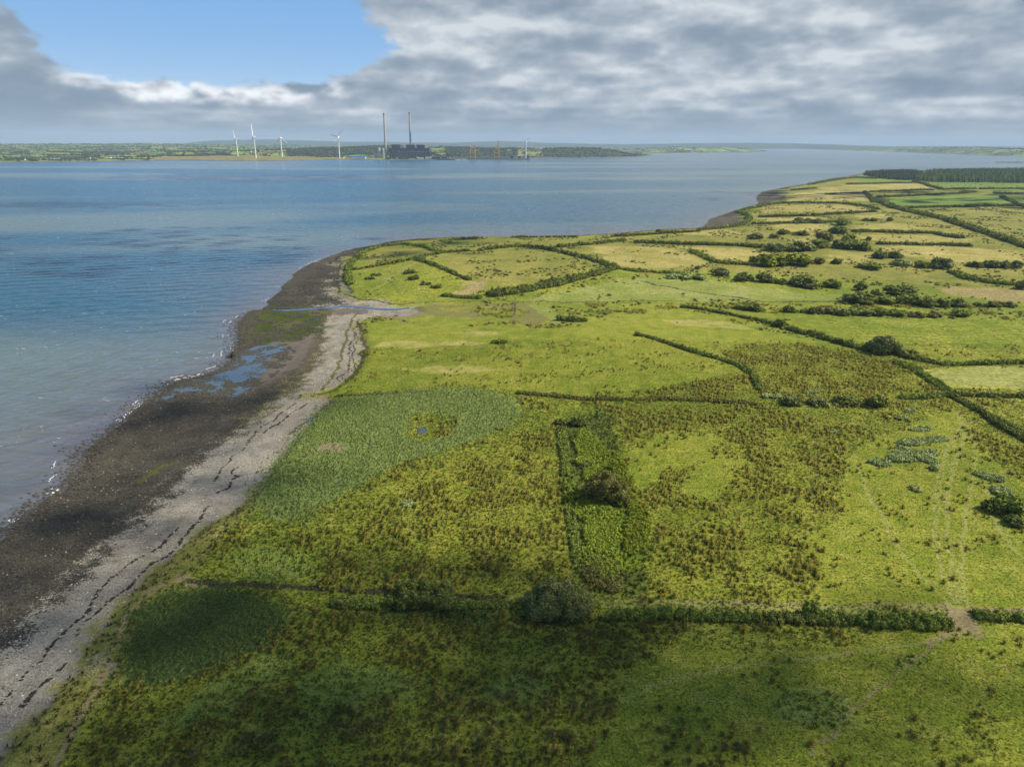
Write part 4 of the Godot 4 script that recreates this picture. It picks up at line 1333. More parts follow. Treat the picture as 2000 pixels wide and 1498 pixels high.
# ------------------------------------------------------------------ houses, ships, jetty
func make_far_things() -> void:
	var houses := [   # pixel, height of the base in the picture, width in metres, wall, label
		[45, 312.6, 15, 0, "grey roofed white house, leftmost of the row near the far left shore"], [67, 312.2, 18, 0, "white farmhouse, second from left near the far left shore"], [76, 312.4, 14, 2, "red brown barn between the white houses near the far left shore"], [85, 312.3, 12, 0, "small white house just right of the red brown barn"],
		[102, 311.6, 17, 0, "pale house with grey roof, left of a pair near the left shore"], [113, 311.4, 16, 0, "long white bungalow, right of a pair near the left shore"], [173, 310, 18, 1, "cream house standing behind the green field by the left shore"], [213, 309, 16, 0, "white bungalow above the bare strand of the far shore"],
		[156, 297.3, 14, 0, "lone white cottage high among the hedges at the left"], [254, 295.8, 26, 0, "long white farm shed on the hillside left of the turbines"], [181, 297, 14, 1, "cream cottage on the hillside right of the lone white cottage"], [282, 304.4, 14, 0, "white farmhouse among trees left of the dry shore"], [289, 302.6, 15, 2, "rusty roofed barn behind the white farmhouse among trees"],
		[312, 287.8, 22, 0, "pale farmstead far up the slope left of the turbines"], [394, 290, 12, 0, "tiny white cottage far up the slope left of the first turbine"], [432, 298, 14, 0, "white cottage just left of the leftmost turbine"], [487, 297, 20, 0, "white bungalow behind the nearest turbine, left side"], [497, 296.5, 18, 0, "white bungalow behind the nearest turbine, right side"],
		[523, 287.2, 36, 0, "long white industrial shed far behind the turbines"], [509, 289.2, 20, 0, "pale farm buildings left below the long white shed"], [525, 294, 24, 0, "row of white farm buildings behind the rightmost turbine of three"], [578, 278.9, 22, 0, "pale hamlet house on the skyline right of the three turbines"], [590, 279.4, 20, 1, "cream hamlet house on the skyline right of the three turbines"],
		[612, 283.4, 22, 0, "white farmhouse on the ridge left of the lone turbine"], [628, 282.4, 20, 1, "cream farmhouse on the ridge just left of the lone turbine"], [668, 279, 22, 1, "cream house on the ridge right above the lone turbine"], [671, 277.3, 14, 0, "tiny white house on the skyline near the lone turbine"],
		[836, 281.2, 22, 1, "cream house on the ridge right of the second chimney"], [844, 281.8, 26, 1, "large cream house on the ridge right of the second chimney"], [898, 287.2, 34, 0, "white farm buildings among trees above the left crane"], [993, 294.2, 26, 0, "white bungalow left behind the lone right turbine"], [1021, 294.6, 24, 0, "white bungalow right behind the lone right turbine"], [1054, 291.7, 18, 0, "white cottage between the trees right of the lone right turbine"],
		[1196, 289.6, 22, 0, "white house, left of the village on the headland"], [1212, 290, 24, 0, "grey roofed house, second from left in the headland village"], [1225, 290.5, 24, 0, "grey roofed house, third from left in the headland village"], [1236, 291.6, 22, 0, "white house, rightmost of the headland village"], [1283, 285.8, 22, 1, "cream house alone on the second headland's crest"], [1320, 286.4, 24, 0, "white house on the second headland's crest, further right"]]
	var s: Shape
	for q in houses:
		# stand each house on the far terrain where its line of sight meets it
		var d := cam_basis * Vector3((q[0] - 1000.0) / FOCAL, (749.0 - q[1]) / FOCAL, -1.0)
		var tt := 2600.0
		var p := EYE
		while tt < 15000.0:
			p = EYE + d * tt
			if p.y < far_height(p.x, p.z): break
			tt += 25.0
		if tt >= 15000.0: p = EYE + d * 9000.0
		p.y = far_height(p.x, p.z) - 0.3
		var big := clampf(p.distance_to(EYE) / 4200.0, 0.9, 2.2)
		var w: float = q[2] * lerpf(1.0, big, 0.6)
		var o := thing("house", p, fmod(q[0] * 0.37, 0.7) - 0.35, q[4], "house", "houses of the far shore")
		s = Shape.new()
		s.box(Vector3(0, 2.2, 0), Vector3(w, 4.8, 8))
		part("wall", s.done(), M[["whitewash", "cream_render", "rust_red"][q[3]]], o)
		s = Shape.new()
		for e in [-1.0, 1.0]:
			var a := Vector3(-w / 2 - 0.4, 4.5, e * 4.5)
			var b := Vector3(w / 2 + 0.4, 4.5, e * 4.5)
			s.quad(a, b, Vector3(w / 2 + 0.4, 7.6, 0), Vector3(-w / 2 - 0.4, 7.6, 0))
			s.tri(Vector3(e * w / 2, 4.5, -4.2), Vector3(e * w / 2, 4.5, 4.2), Vector3(e * w / 2, 7.4, 0))
		var roof := part("roof", s.done(), M.slate, o)
		s = Shape.new()
		s.box(Vector3(w * 0.4, 7.9, 0), Vector3(1.2, 1.8, 1.2))
		part("chimney", s.done(), M.whitewash, roof)
	# a white ferry and small boats
	var fp := far_at(1353.5, 7200, 0.0)
	var ship := thing("ferry", fp, 0.0, "white ferry with red boot line crossing before the second headland", "ferry")
	hull(ship, 76.0, 12.0, 5.5, M.white_paint, M.rust_red)
	s = Shape.new()
	s.box(Vector3(-4, 8.5, 0), Vector3(26, 6, 9))
	s.box(Vector3(-6, 13, 0), Vector3(10, 3.5, 7))
	part("superstructure", s.done(), M.white_paint, ship)
	s = Shape.new()
	s.tube(Vector3(6, 11, 0), Vector3(6, 19, 0), 0.8, 0.5, 8)
	s.tube(Vector3(-14, 8, 0), Vector3(-14, 15, 0), 0.8, 0.5, 8)
	part("mast", s.done(), M.white_paint, ship)
	for q in [[894.5, 3900, 19.0, "small white work boat moored left of the coal jetty"], [906.5, 3930, 11.0, "smaller white launch close to the left end of the coal jetty"], [1823, 5150, 34.0, "white motor vessel under way off the far right shore"]]:
		var o := thing("boat", far_at(q[0], q[1], 0.0), 0.1, q[3], "boat")
		hull(o, q[2], q[2] * 0.28, 2.2, M.white_paint, M.steel_grey)
		s = Shape.new()
		s.box(Vector3(-q[2] * 0.08, 3.4, 0), Vector3(q[2] * 0.35, 2.8, q[2] * 0.2))
		part("wheelhouse", s.done(), M.white_paint, o)
	var tj := thing("oil_jetty", far_at(1975, 3960, 0.0), 0.05, "dark piled jetty with a white loading tower at the right edge", "jetty")
	s = Shape.new()
	s.box(Vector3(10, 4.6, 0), Vector3(190, 1.8, 8))
	part("deck", s.done(), M.jetty_timber, tj)
	for i in 22:
		s = Shape.new()
		s.tube(Vector3(-82 + i * 8.6, -1.5, 0), Vector3(-82 + i * 8.6, 3.8, 0), 0.8, 0.8, 8)
		part("pile", s.done(), M.jetty_timber, tj)
	s = Shape.new()
	for e in [Vector3(-1, 0, -1), Vector3(1, 0, -1), Vector3(1, 0, 1), Vector3(-1, 0, 1)]:
		s.bar(Vector3(42 + e.x * 4, 5.5, e.z * 3), Vector3(42 + e.x * 1.4, 22, e.z * 1.2), 1.0)
	s.box(Vector3(42, 14, 0), Vector3(6, 1.2, 5))
	s.bar(Vector3(42, 21, 0), Vector3(47, 25, 0), 1.0)
	part("loading_tower", s.done(), M.white_paint, tj)
	# cattle on the green field before the conifers
	var cow := Shape.new()
	cow.col = Color(1, 1, 1)
	cow.ball(Vector3(0, 0.95, 0), Vector3(1.05, 0.48, 0.42), 10, 6)
	cow.ball(Vector3(0.55, 1.05, 0), Vector3(0.5, 0.5, 0.4), 8, 5)
	cow.tube(Vector3(0.9, 1.2, 0), Vector3(1.3, 1.15, 0), 0.24, 0.17, 8)
	cow.ball(Vector3(1.5, 1.02, 0), Vector3(0.32, 0.17, 0.15), 8, 5)
	for e in [[0.7, 0.2], [0.7, -0.2], [-0.75, 0.22], [-0.75, -0.22]]:
		cow.tube(Vector3(e[0], 0.8, e[1]), Vector3(e[0] + 0.04, 0.36, e[1]), 0.16, 0.08, 6)
		cow.tube(Vector3(e[0] + 0.04, 0.36, e[1]), Vector3(e[0], 0.0, e[1]), 0.08, 0.07, 6)
	cow.tube(Vector3(-1.0, 1.2, 0), Vector3(-1.12, 0.5, 0), 0.05, 0.03, 5)
	var cow_mesh := cow.done()
	var coats := [mat("coat_white", 0.62, 0.58, 0.5), mat("coat_brown", 0.16, 0.08, 0.045), mat("coat_black", 0.03, 0.028, 0.027), mat("coat_fawn", 0.36, 0.24, 0.14)]
	var herd := [[1828, 359], [1833, 361], [1835, 358.6], [1842, 358.2], [1850, 358.6], [1848, 362], [1850, 365.6], [1856, 358.5], [1860, 361], [1860, 363.4], [1863, 362], [1865, 359], [1873, 362], [1874, 360], [1877, 358], [1884, 359], [1883, 362.4], [1886, 362.2], [1894, 363.2], [1896, 360], [1897, 364.2], [1902, 362], [1906, 359.3], [1916, 361], [1917, 363.6], [1918, 362], [1926, 363.8], [1934, 365.5], [1938, 358.4], [1938, 363], [1941, 364.2], [1948, 360], [1954, 361.4], [1958, 363], [1966, 358.9], [1987, 363.4], [1989, 364.4], [1997, 363.8], [1978, 361], [1912, 357.8]]
	for i in herd.size():
		var at := land(herd[i][0], herd[i][1] + 0.6)
		var coat: int = [0, 1, 0, 3, 2, 0, 3, 1][i % 8]
		var o := MeshInstance3D.new()
		o.name = numbered("cow")
		o.mesh = cow_mesh
		o.material_override = coats[coat]
		o.position = at
		o.rotation.y = i * 2.4
		o.scale = Vector3.ONE * 1.25
		add_child(o)
		tag(o, ["cream white cow grazing", "red brown cow grazing", "black cow grazing", "fawn cow grazing"][coat] + [" at the left end of", " left of the middle of", " right of the middle of", " at the right end of"][clampi(int((herd[i][0] - 1825) / 44.0), 0, 3)] + " the field before the conifers", "cow", "cattle, %d %d" % [coat, clampi(int((herd[i][0] - 1825) / 44.0), 0, 3)])

func hull(o: Node3D, long: float, wide: float, high: float, m: Material, low: Material) -> void:
	for q in [["hull", 0.6, high, m], ["boot_line", -0.6, 0.6, low]]:
		var s := Shape.new()
		var pts := [Vector2(-0.5, -0.5), Vector2(0.25, -0.5), Vector2(0.5, 0), Vector2(0.25, 0.5), Vector2(-0.5, 0.5)]
		for i in 5:
			var a := Vector3(pts[i].x * long, 0, pts[i].y * wide)
			var b := Vector3(pts[(i + 1) % 5].x * long, 0, pts[(i + 1) % 5].y * wide)
			s.quad(a * 0.97 + Vector3(0, q[1], 0), b * 0.97 + Vector3(0, q[1], 0), b + Vector3(0, q[2], 0), a + Vector3(0, q[2], 0))
			s.tri(Vector3(0, q[2], 0), a + Vector3(0, q[2], 0), b + Vector3(0, q[2], 0))
		part(q[0], s.done(), q[3], o)

# ------------------------------------------------------------------ hedges and bushes
var tones := {
	"dark": [Color(0.048, 0.070, 0.016), Color(0.215, 0.245, 0.055)],
	"green": [Color(0.062, 0.098, 0.018), Color(0.255, 0.305, 0.055)],
	"olive": [Color(0.056, 0.062, 0.016), Color(0.220, 0.212, 0.060)],
	"grey": [Color(0.048, 0.066, 0.024), Color(0.260, 0.290, 0.095)],
	"lime": [Color(0.060, 0.085, 0.009), Color(0.250, 0.290, 0.028)],
	"bramble": [Color(0.085, 0.125, 0.014), Color(0.310, 0.370, 0.045)],
	"pale": [Color(0.180, 0.230, 0.085), Color(0.400, 0.460, 0.200)],
}

func foliage(s: Shape, r: RandomNumberGenerator, at: Vector3, radii: Vector3, leaf: float, count: int, tone: Array, core := true) -> void:
	if core:
		s.col = tone[0].lerp(tone[1], 0.3)
		s.ball(at, radii * 0.64, 6, 4)
	var patch := r.randf()
	for k in count / 3:
		# a spray of three leaves that share their tone
		var d := Vector3(r.randfn(), r.randfn() + 0.25, r.randfn()).normalized()
		var bump := 0.66 + 0.5 * r.randf()
		var t := clampf(pow(r.randf(), 1.3) * 0.9 + patch * 0.25 - 0.1, 0.0, 1.1)
		for e in 3:
			s.col = tone[0].lerp(tone[1], t * r.randf_range(0.85, 1.1))
			var face := (d + Vector3(r.randfn(), r.randfn(), r.randfn()) * 0.5).normalized()
			var off := Vector3(r.randfn(), r.randfn(), r.randfn()) * leaf * 0.5
			s.leaf(at + d * radii * bump + off, (d * 0.5 + face * 0.8).normalized(), face, leaf * r.randf_range(0.6, 1.4), r.randf() * TAU)

func hedge(course: Array, width: float, tall: float, tone: String, label: String, gaps := 0.0, name_ := "hedge") -> void:
	var pts: Array[Vector3] = []
	if name_ == "hedge":
		tall *= 0.66
		width *= 0.85
		gaps = maxf(gaps, 0.10)
	for i in range(0, course.size(), 2): pts.append(land(course[i], course[i + 1]))
	var s := Shape.new()
	var r := RandomNumberGenerator.new()
	r.seed = hash(label)
	for i in pts.size() - 1:
		var l := pts[i].distance_to(pts[i + 1])
		var near := metres_per_pixel(pts[i].lerp(pts[i + 1], 0.5))
		var leaf := clampf(1.7 * near, 0.24, 1.5)
		var rad0 := clampf(tall * 0.52, 0.5, width * 0.55)
		var step := maxf(rad0 * 0.8, 1.1 * leaf)
		var n := maxi(1, int(l / step))
		var side := (pts[i + 1] - pts[i]).cross(Vector3.UP).normalized()
		for k in n:
			if r.randf() < gaps: continue
			var p := pts[i].lerp(pts[i + 1], (k + r.randf()) / n)
			var along := float(i + (k + 0.5) / n) / (pts.size() - 1)
			var taper := 1.0 if name_ == "hedge" else 0.3 + 0.8 * sin(PI * along)
			var swell := 1.0 + (0.55 if name_ == "hedge" else 1.1) * n_relief.get_noise_2d(p.x * 9.0, p.z * 9.0)
			var lumps := maxi(1, roundi(width / (rad0 * 1.35)))
			for e in lumps:
				var off := ((e + r.randf()) / lumps - 0.5) * width * 0.8 * swell * taper
				var q := p + side * off + Vector3(r.randfn(), 0, r.randfn()) * rad0 * 0.3
				q.y = height(q.x, q.z)
				var h := tall * r.randf_range(0.55, 1.15) * swell * (1.5 if r.randf() < 0.08 else 1.0)
				var rad := rad0 * r.randf_range(0.65, 1.15)
				foliage(s, r, q + Vector3(0, h * 0.38, 0), Vector3(rad, h * 0.6, rad), leaf, clampi(int(8.0 * rad * (rad + h) / (leaf * leaf)), 15, 150), tones[tone])
	single(name_, s.done(), M.foliage, label, "hedge" if name_ == "hedge" else "scrub", "hedges between the fields" if name_ == "hedge" else "")

func make_hedges() -> void:
	hedge([1195, 1206, 1300, 1204, 1420, 1208, 1480, 1212], 4.0, 2.6, "green", "thick green hedge along the lower track, right of the largest bush")
	hedge([1480, 1213, 1540, 1212, 1600, 1212], 4.4, 2.4, "dark", "dark hedge stretch along the lower track beneath the pointed bush")
	hedge([1600, 1212, 1700, 1216, 1800, 1220, 1856, 1222], 4.4, 2.6, "green", "dense bramble hedge along the lower track ending at the muddy gateway")
	hedge([1908, 1204, 1960, 1208, 2040, 1214], 3.6, 2.2, "green", "short hedge right of the muddy gateway at the picture's right edge")
	hedge([680, 1181, 740, 1186], 3.4, 1.9, "green", "low bramble clump by the ditch, left of the long bush", 0.1)
	hedge([890, 1186, 960, 1183, 1020, 1184], 3.6, 1.6, "green", "low bramble bank between the long bush and the largest bush")
	hedge([1010, 768, 1080, 774, 1150, 781, 1230, 781], 3.2, 1.3, "olive", "low olive hedge above the reed bed, left half of the boundary", 0.25)
	hedge([1230, 781, 1300, 780, 1380, 783, 1480, 791], 3.4, 1.3, "olive", "low olive hedge above the rush field, right half of the boundary", 0.2)
	hedge([1240, 654, 1265, 658, 1300, 669, 1345, 684], 3.4, 1.8, "dark", "dark hedge running down into the bright pasture, its upper end", 0.05)
	hedge([1345, 684, 1400, 700, 1440, 712, 1470, 730, 1485, 762], 3.6, 1.8, "green", "green hedge running down to the rush field, its lower end", 0.1)
	hedge([1335, 600, 1370, 605, 1420, 614, 1470, 624, 1520, 637], 3.4, 2.2, "dark", "long dark diagonal hedge, stretch left of the lone thorn bush", 0.04)
	hedge([1520, 637, 1570, 652, 1620, 664, 1665, 677, 1700, 685], 4.0, 2.4, "green", "long green diagonal hedge, stretch leading to the big round bush")
	hedge([1765, 696, 1800, 704, 1840, 712], 5.0, 2.0, "dark", "dark hedge stretch just right of the big round bush")
	hedge([1840, 713, 1900, 712, 1960, 710, 2060, 706], 3.6, 2.2, "green", "hedge between two pale pastures at the right edge")
	hedge([1745, 706, 1790, 722, 1820, 742, 1850, 764], 6.0, 1.4, "green", "low green scrub strip falling from the big round bush", 0.15)
	hedge([1868, 772, 1930, 774, 2060, 776], 3.4, 2.0, "dark", "short dark hedge below the pale triangular field at the right")
	hedge([1850, 768, 1890, 790, 1930, 812, 1970, 838, 2060, 895], 5.0, 1.9, "dark", "broad dark hedge running down to the right edge past the cattle track")
	hedge([1760, 778, 1810, 776, 1850, 772], 5.0, 1.6, "green", "low scrub between the grey bush row and the hedge corner", 0.2)
	# the headland
	hedge([692, 527, 740, 519, 790, 510, 830, 500, 862, 494, 918, 490], 5.0, 2.4, "dark", "dark hedge crossing the headland from the beach towards the crest")
	hedge([935, 490, 970, 485, 1010, 482, 1050, 484], 6.5, 3.0, "dark", "thick hedge along the far side of the oval field")
	hedge([1050, 485, 1100, 494, 1150, 506, 1180, 515], 7.0, 3.2, "dark", "thick hedge curving along the right side of the oval field")
	hedge([1180, 517, 1205, 524, 1165, 536, 1110, 548], 9.0, 3.6, "dark", "broad dark thicket at the right tip of the oval field")
	hedge([1110, 550, 1060, 560, 1010, 570, 955, 578], 13.0, 3.6, "dark", "broad dark thicket along the near side of the oval field")
	hedge([812, 507, 840, 515, 870, 527, 900, 541, 920, 548], 4.0, 2.2, "dark", "broken hedge at the left side of the oval field", 0.3)
	hedge([865, 577, 900, 581, 940, 583], 6.0, 2.2, "green", "small scrub clump left of the thicket beside the bracken", 0.1)
	hedge([740, 483, 712, 492, 694, 505, 682, 520, 678, 540, 684, 556], 6.5, 2.4, "green", "green scrub fringe above the dark beach at the headland's tip")
	hedge([745, 481, 790, 477, 825, 481, 850, 490], 6.0, 2.2, "green", "scrubby hedge on the headland's far left corner")
	hedge([860, 471, 900, 468, 932, 466], 6.0, 2.0, "green", "short hedge on the headland's crest close to the far water")
	hedge([1000, 464, 1080, 463.5, 1125, 463], 5.0, 2.2, "dark", "thin dark shoreline hedge on the headland's far edge", 0.3)
	hedge([1090, 483, 1130, 479, 1170, 476, 1222, 470], 7.0, 3.0, "dark", "dark hedge right of the oval field rising to the shore")
	hedge([1200, 462, 1240, 460, 1300, 456, 1370, 452], 7.0, 2.8, "dark", "shoreline thicket left of the small grey beach")
	# fields beyond
	hedge([1240, 474, 1300, 476, 1370, 478, 1440, 480, 1495, 484], 8.0, 3.6, "dark", "long dark hedge behind the pale hay field at centre right")
	hedge([1350, 491, 1375, 502, 1400, 513, 1440, 516, 1485, 519], 7.0, 2.6, "green", "green hedge bending round the pale hay field")
	hedge([1200, 524, 1250, 530, 1310, 534, 1350, 536], 8.0, 1.8, "green", "low green scrub strip right of the oval field's thicket", 0.25)
	hedge([1365, 450, 1410, 446, 1450, 440, 1465, 430, 1462, 420, 1440, 414], 8.0, 3.4, "green", "green thicket wrapping the small grey beach")
	hedge([1445, 413, 1480, 405, 1510, 399, 1530, 396], 9.0, 3.2, "green", "coastal thicket between the two small beaches")
	hedge([1482, 424, 1520, 423, 1580, 422, 1640, 418, 1713, 414], 8.0, 3.4, "dark", "dark hedge above the narrow pale field at right")
	hedge([1470, 438, 1520, 437, 1570, 436, 1630, 434], 9.0, 3.4, "green", "green hedge below the narrow pale field at right")
	hedge([1520, 397, 1580, 396.5, 1650, 398, 1690, 403, 1716, 409], 8.0, 3.0, "green", "green hedge below the tan field near the second beach")
	hedge([1713, 393, 1735, 401, 1760, 409, 1804, 419], 16.0, 4.0, "dark", "broad dark hedge below the lush field, upper stretch")
	hedge([1804, 419, 1860, 434, 1900, 446, 1935, 458], 16.0, 4.0, "dark", "broad dark hedge below the large olive field, middle stretch")
	hedge([1935, 459, 1970, 470, 2060, 500], 15.0, 4.0, "dark", "broad dark hedge below the large olive field, right stretch")
	hedge([1690, 375, 1699, 384, 1708, 395], 8.0, 3.0, "dark", "short hedge dropping beside the lush field's left corner")
	hedge([1716, 386, 1780, 383, 1850, 380, 1905, 376], 10.0, 3.8, "dark", "dark hedge along the top of the lush field")
	hedge([1762, 407, 1830, 405, 1900, 404, 1986, 403], 10.0, 3.4, "dark", "dark hedge between the lush field and the large olive field")
	hedge([1667, 453, 1740, 454, 1825, 456, 1880, 466], 11.0, 3.4, "dark", "dark hedge across the hay fields at right, upper one")
	hedge([1713, 477, 1790, 478, 1850, 479, 1900, 481], 9.0, 2.8, "dark", "dark hedge across the hay fields at right, lower one")
	hedge([1860, 532, 1890, 544, 1940, 553, 2060, 562], 10.0, 2.6, "green", "green hedge beside the bracken at the right edge", 0.1)
	hedge([1547, 372, 1570, 370, 1594, 368], 8.0, 2.6, "green", "short hedge on the tan field nearest the second beach")
	hedge([1580, 361, 1625, 353, 1670, 347, 1712, 349], 12.0, 4.0, "green", "coastal scrub leading up to the conifers")
	hedge([1655, 360, 1720, 358.5, 1786, 357], 8.0, 3.0, "dark", "dark hedge under the small bright field by the conifers")
	hedge([1786, 354, 1810, 361, 1840, 370], 12.0, 4.0, "dark", "dark hedge running down from the conifers left of the cattle field")
	hedge([1700, 375, 1760, 373.5, 1822, 371.5], 9.0, 3.6, "dark", "dark hedge left below the cattle field")
	hedge([1842, 370.5, 1880, 369.5, 1905, 369], 8.0, 3.0, "dark", "dark hedge directly below the cattle field, left of the gap")
	hedge([1914, 369.5, 1950, 369, 2060, 369.5], 8.0, 3.2, "dark", "dark hedge directly below the cattle field, right of the gap")
	hedge([1940, 377, 2000, 378.5, 2060, 379], 8.0, 3.0, "dark", "dark hedge below the narrow lush field at the right edge")
	hedge([1958, 385, 1975, 393, 2000, 404, 2060, 420], 8.0, 3.0, "dark", "dark hedge beside the bare lane at the right edge")
	hedge([1612, 380, 1650, 378, 1690, 377], 7.0, 2.0, "olive", "broken olive hedge on the tan field", 0.3)
	# the wide overgrown bank between the two near fields
	hedge([1096, 838, 1100, 880, 1105, 930], 3.0, 1.3, "green", "dark left edge of the overgrown bank, upper stretch")
	hedge([1108, 940, 1114, 1000, 1122, 1060, 1132, 1120], 3.0, 1.2, "green", "dark left edge of the overgrown bank, lower stretch", 0.25)
	hedge([1138, 838, 1146, 870, 1158, 905, 1150, 940], 10.0, 0.9, "bramble", "low green growth of the overgrown bank, upper part", 0.0, "bramble_thicket")
	hedge([1140, 960, 1160, 1000, 1178, 1045, 1176, 1100, 1190, 1135], 11.0, 0.9, "bramble", "low green growth of the overgrown bank below its round bush", 0.0, "bramble_thicket")
	hedge([1160, 1090, 1178, 1125, 1200, 1158], 9.0, 0.9, "olive", "low olive growth at the foot of the overgrown bank", 0.05, "bramble_thicket")
	hedge([1180, 880, 1200, 905, 1222, 945, 1235, 975], 5.0, 1.0, "lime", "bright lime bramble patch above the round bush on the bank", 0.0, "bramble_thicket")
	hedge([1228, 980, 1250, 1010, 1240, 1050, 1228, 1085], 6.0, 1.0, "lime", "bright lime bramble patch below the round bush on the bank", 0.0, "bramble_thicket")
	hedge([1092, 625, 1120, 627, 1142, 628], 6.0, 2.4, "dark", "isolated dark scrub mound beside the pale reeds", 0.0, "scrub_mound")
	hedge([960, 670, 990, 670], 3.5, 1.0, "green", "small dark scrub spot in the sunlit pasture", 0.0, "scrub_mound")
	for q in [[722, 545, "leftmost scrub spot in the headland's lower field"], [735, 538, "second scrub spot from left in the headland's lower field"], [800, 533, "brownish scrub spot by the bare hollow of the headland field"], [808, 545, "small scrub spot right of the bare hollow in the headland field"], [832, 556, "left of the two scrub mounds before the thicket"], [852, 562, "right of the two scrub mounds before the thicket"]]:
		hedge([q[0] - 9, q[1], q[0] + 9, q[1]], 4.5, 1.3, "dark", q[2], 0.0, "scrub_mound")

var bush_kinds := {}

func bush_mesh(kind: String, seed_: int) -> ArrayMesh:
	var r := RandomNumberGenerator.new()
	r.seed = seed_
	var s := Shape.new()
	for k in 20:
		var a := r.randf() * TAU
		var d := sqrt(r.randf()) * 0.36
		var h := 0.66 * (1.0 - d * d * 4.0)
		foliage(s, r, Vector3(cos(a) * d, r.randf_range(0.1, 0.75) * h + 0.07, sin(a) * d), Vector3(1, 0.85, 1) * r.randf_range(0.09, 0.19), 0.075, 90, tones[kind])
	return s.done()

func stem_mesh() -> ArrayMesh:
	var s := Shape.new()
	var r := RandomNumberGenerator.new()
	r.seed = 3
	for k in 5:
		var a := r.randf() * TAU
		var foot := Vector3(cos(a), 0, sin(a)) * 0.05
		var knee := foot * 3.0 + Vector3(0, 0.22, 0)
		s.tube(foot - Vector3(0, 0.04, 0), knee, 0.022, 0.014, 6, false)
		s.tube(knee, foot * 5.5 + Vector3(0, 0.42, 0), 0.014, 0.006, 6, false)
	return s.done()

var stem: ArrayMesh
func bush(px: float, py: float, wpx: float, hpx: float, kind: String, label: String, group := "", name_ := "bush") -> void:
	if not bush_kinds.has(kind):
		bush_kinds[kind] = [bush_mesh(kind, hash(kind)), bush_mesh(kind, hash(kind) + 7), bush_mesh(kind, hash(kind) + 19)]
	var at := land(px, py)
	var mpp := metres_per_pixel(at)
	var w := wpx * mpp * 1.08
	var h := hpx * mpp * 1.15
	var pick: ArrayMesh = bush_kinds[kind][int(px) % 3]
	var n := maxi(1, roundi(w / (h * 1.9)))
	var o := thing(name_, at + Vector3(0, -0.15, -w * 0.12), 0.0, label, "bush", group)
	# long bushes grow several crowns side by side
	for i in n:
		var f := part("foliage", bush_kinds[kind][(int(px) + i) % 3], M.foliage, o)
		var wide := w / n * (1.0 if n == 1 else 1.35)
		f.scale = Vector3(wide, h / 0.82, wide * (1.0 if n == 1 else 0.9)) * lerpf(0.86, 1.08, fmod(px * 0.37 + i * 0.61, 1.0))
		f.rotation.y = fmod(px * 1.7 + i * 2.3, TAU)
		f.position = Vector3((i - (n - 1) / 2.0) * w / n, 0, fmod(px + i * 3.7, 2.0) * 0.6 - 0.6)
		var st := part("stem", stem, M.bark, o)
		st.scale = Vector3(wide, h, wide)
		st.position = f.position

func ordinal(i: int) -> String:
	return ["leftmost", "second from left", "third from left", "fourth from left", "fifth from left", "sixth from left", "seventh from left", "eighth from left", "ninth from left", "tenth from left"][i]

func bush_row(list: Array, place: String, group: String) -> void:
	for i in list.size():
		var q: Array = list[i]
		var look: String = {"dark": "dark green", "green": "green", "olive": "olive", "grey": "grey green willow", "lime": "yellowish green", "pale": "pale green"}[q[4]]
		bush(q[0], q[1], q[2], q[3], q[4], "%s bush, %s %s" % [look, ordinal(i), place], group)

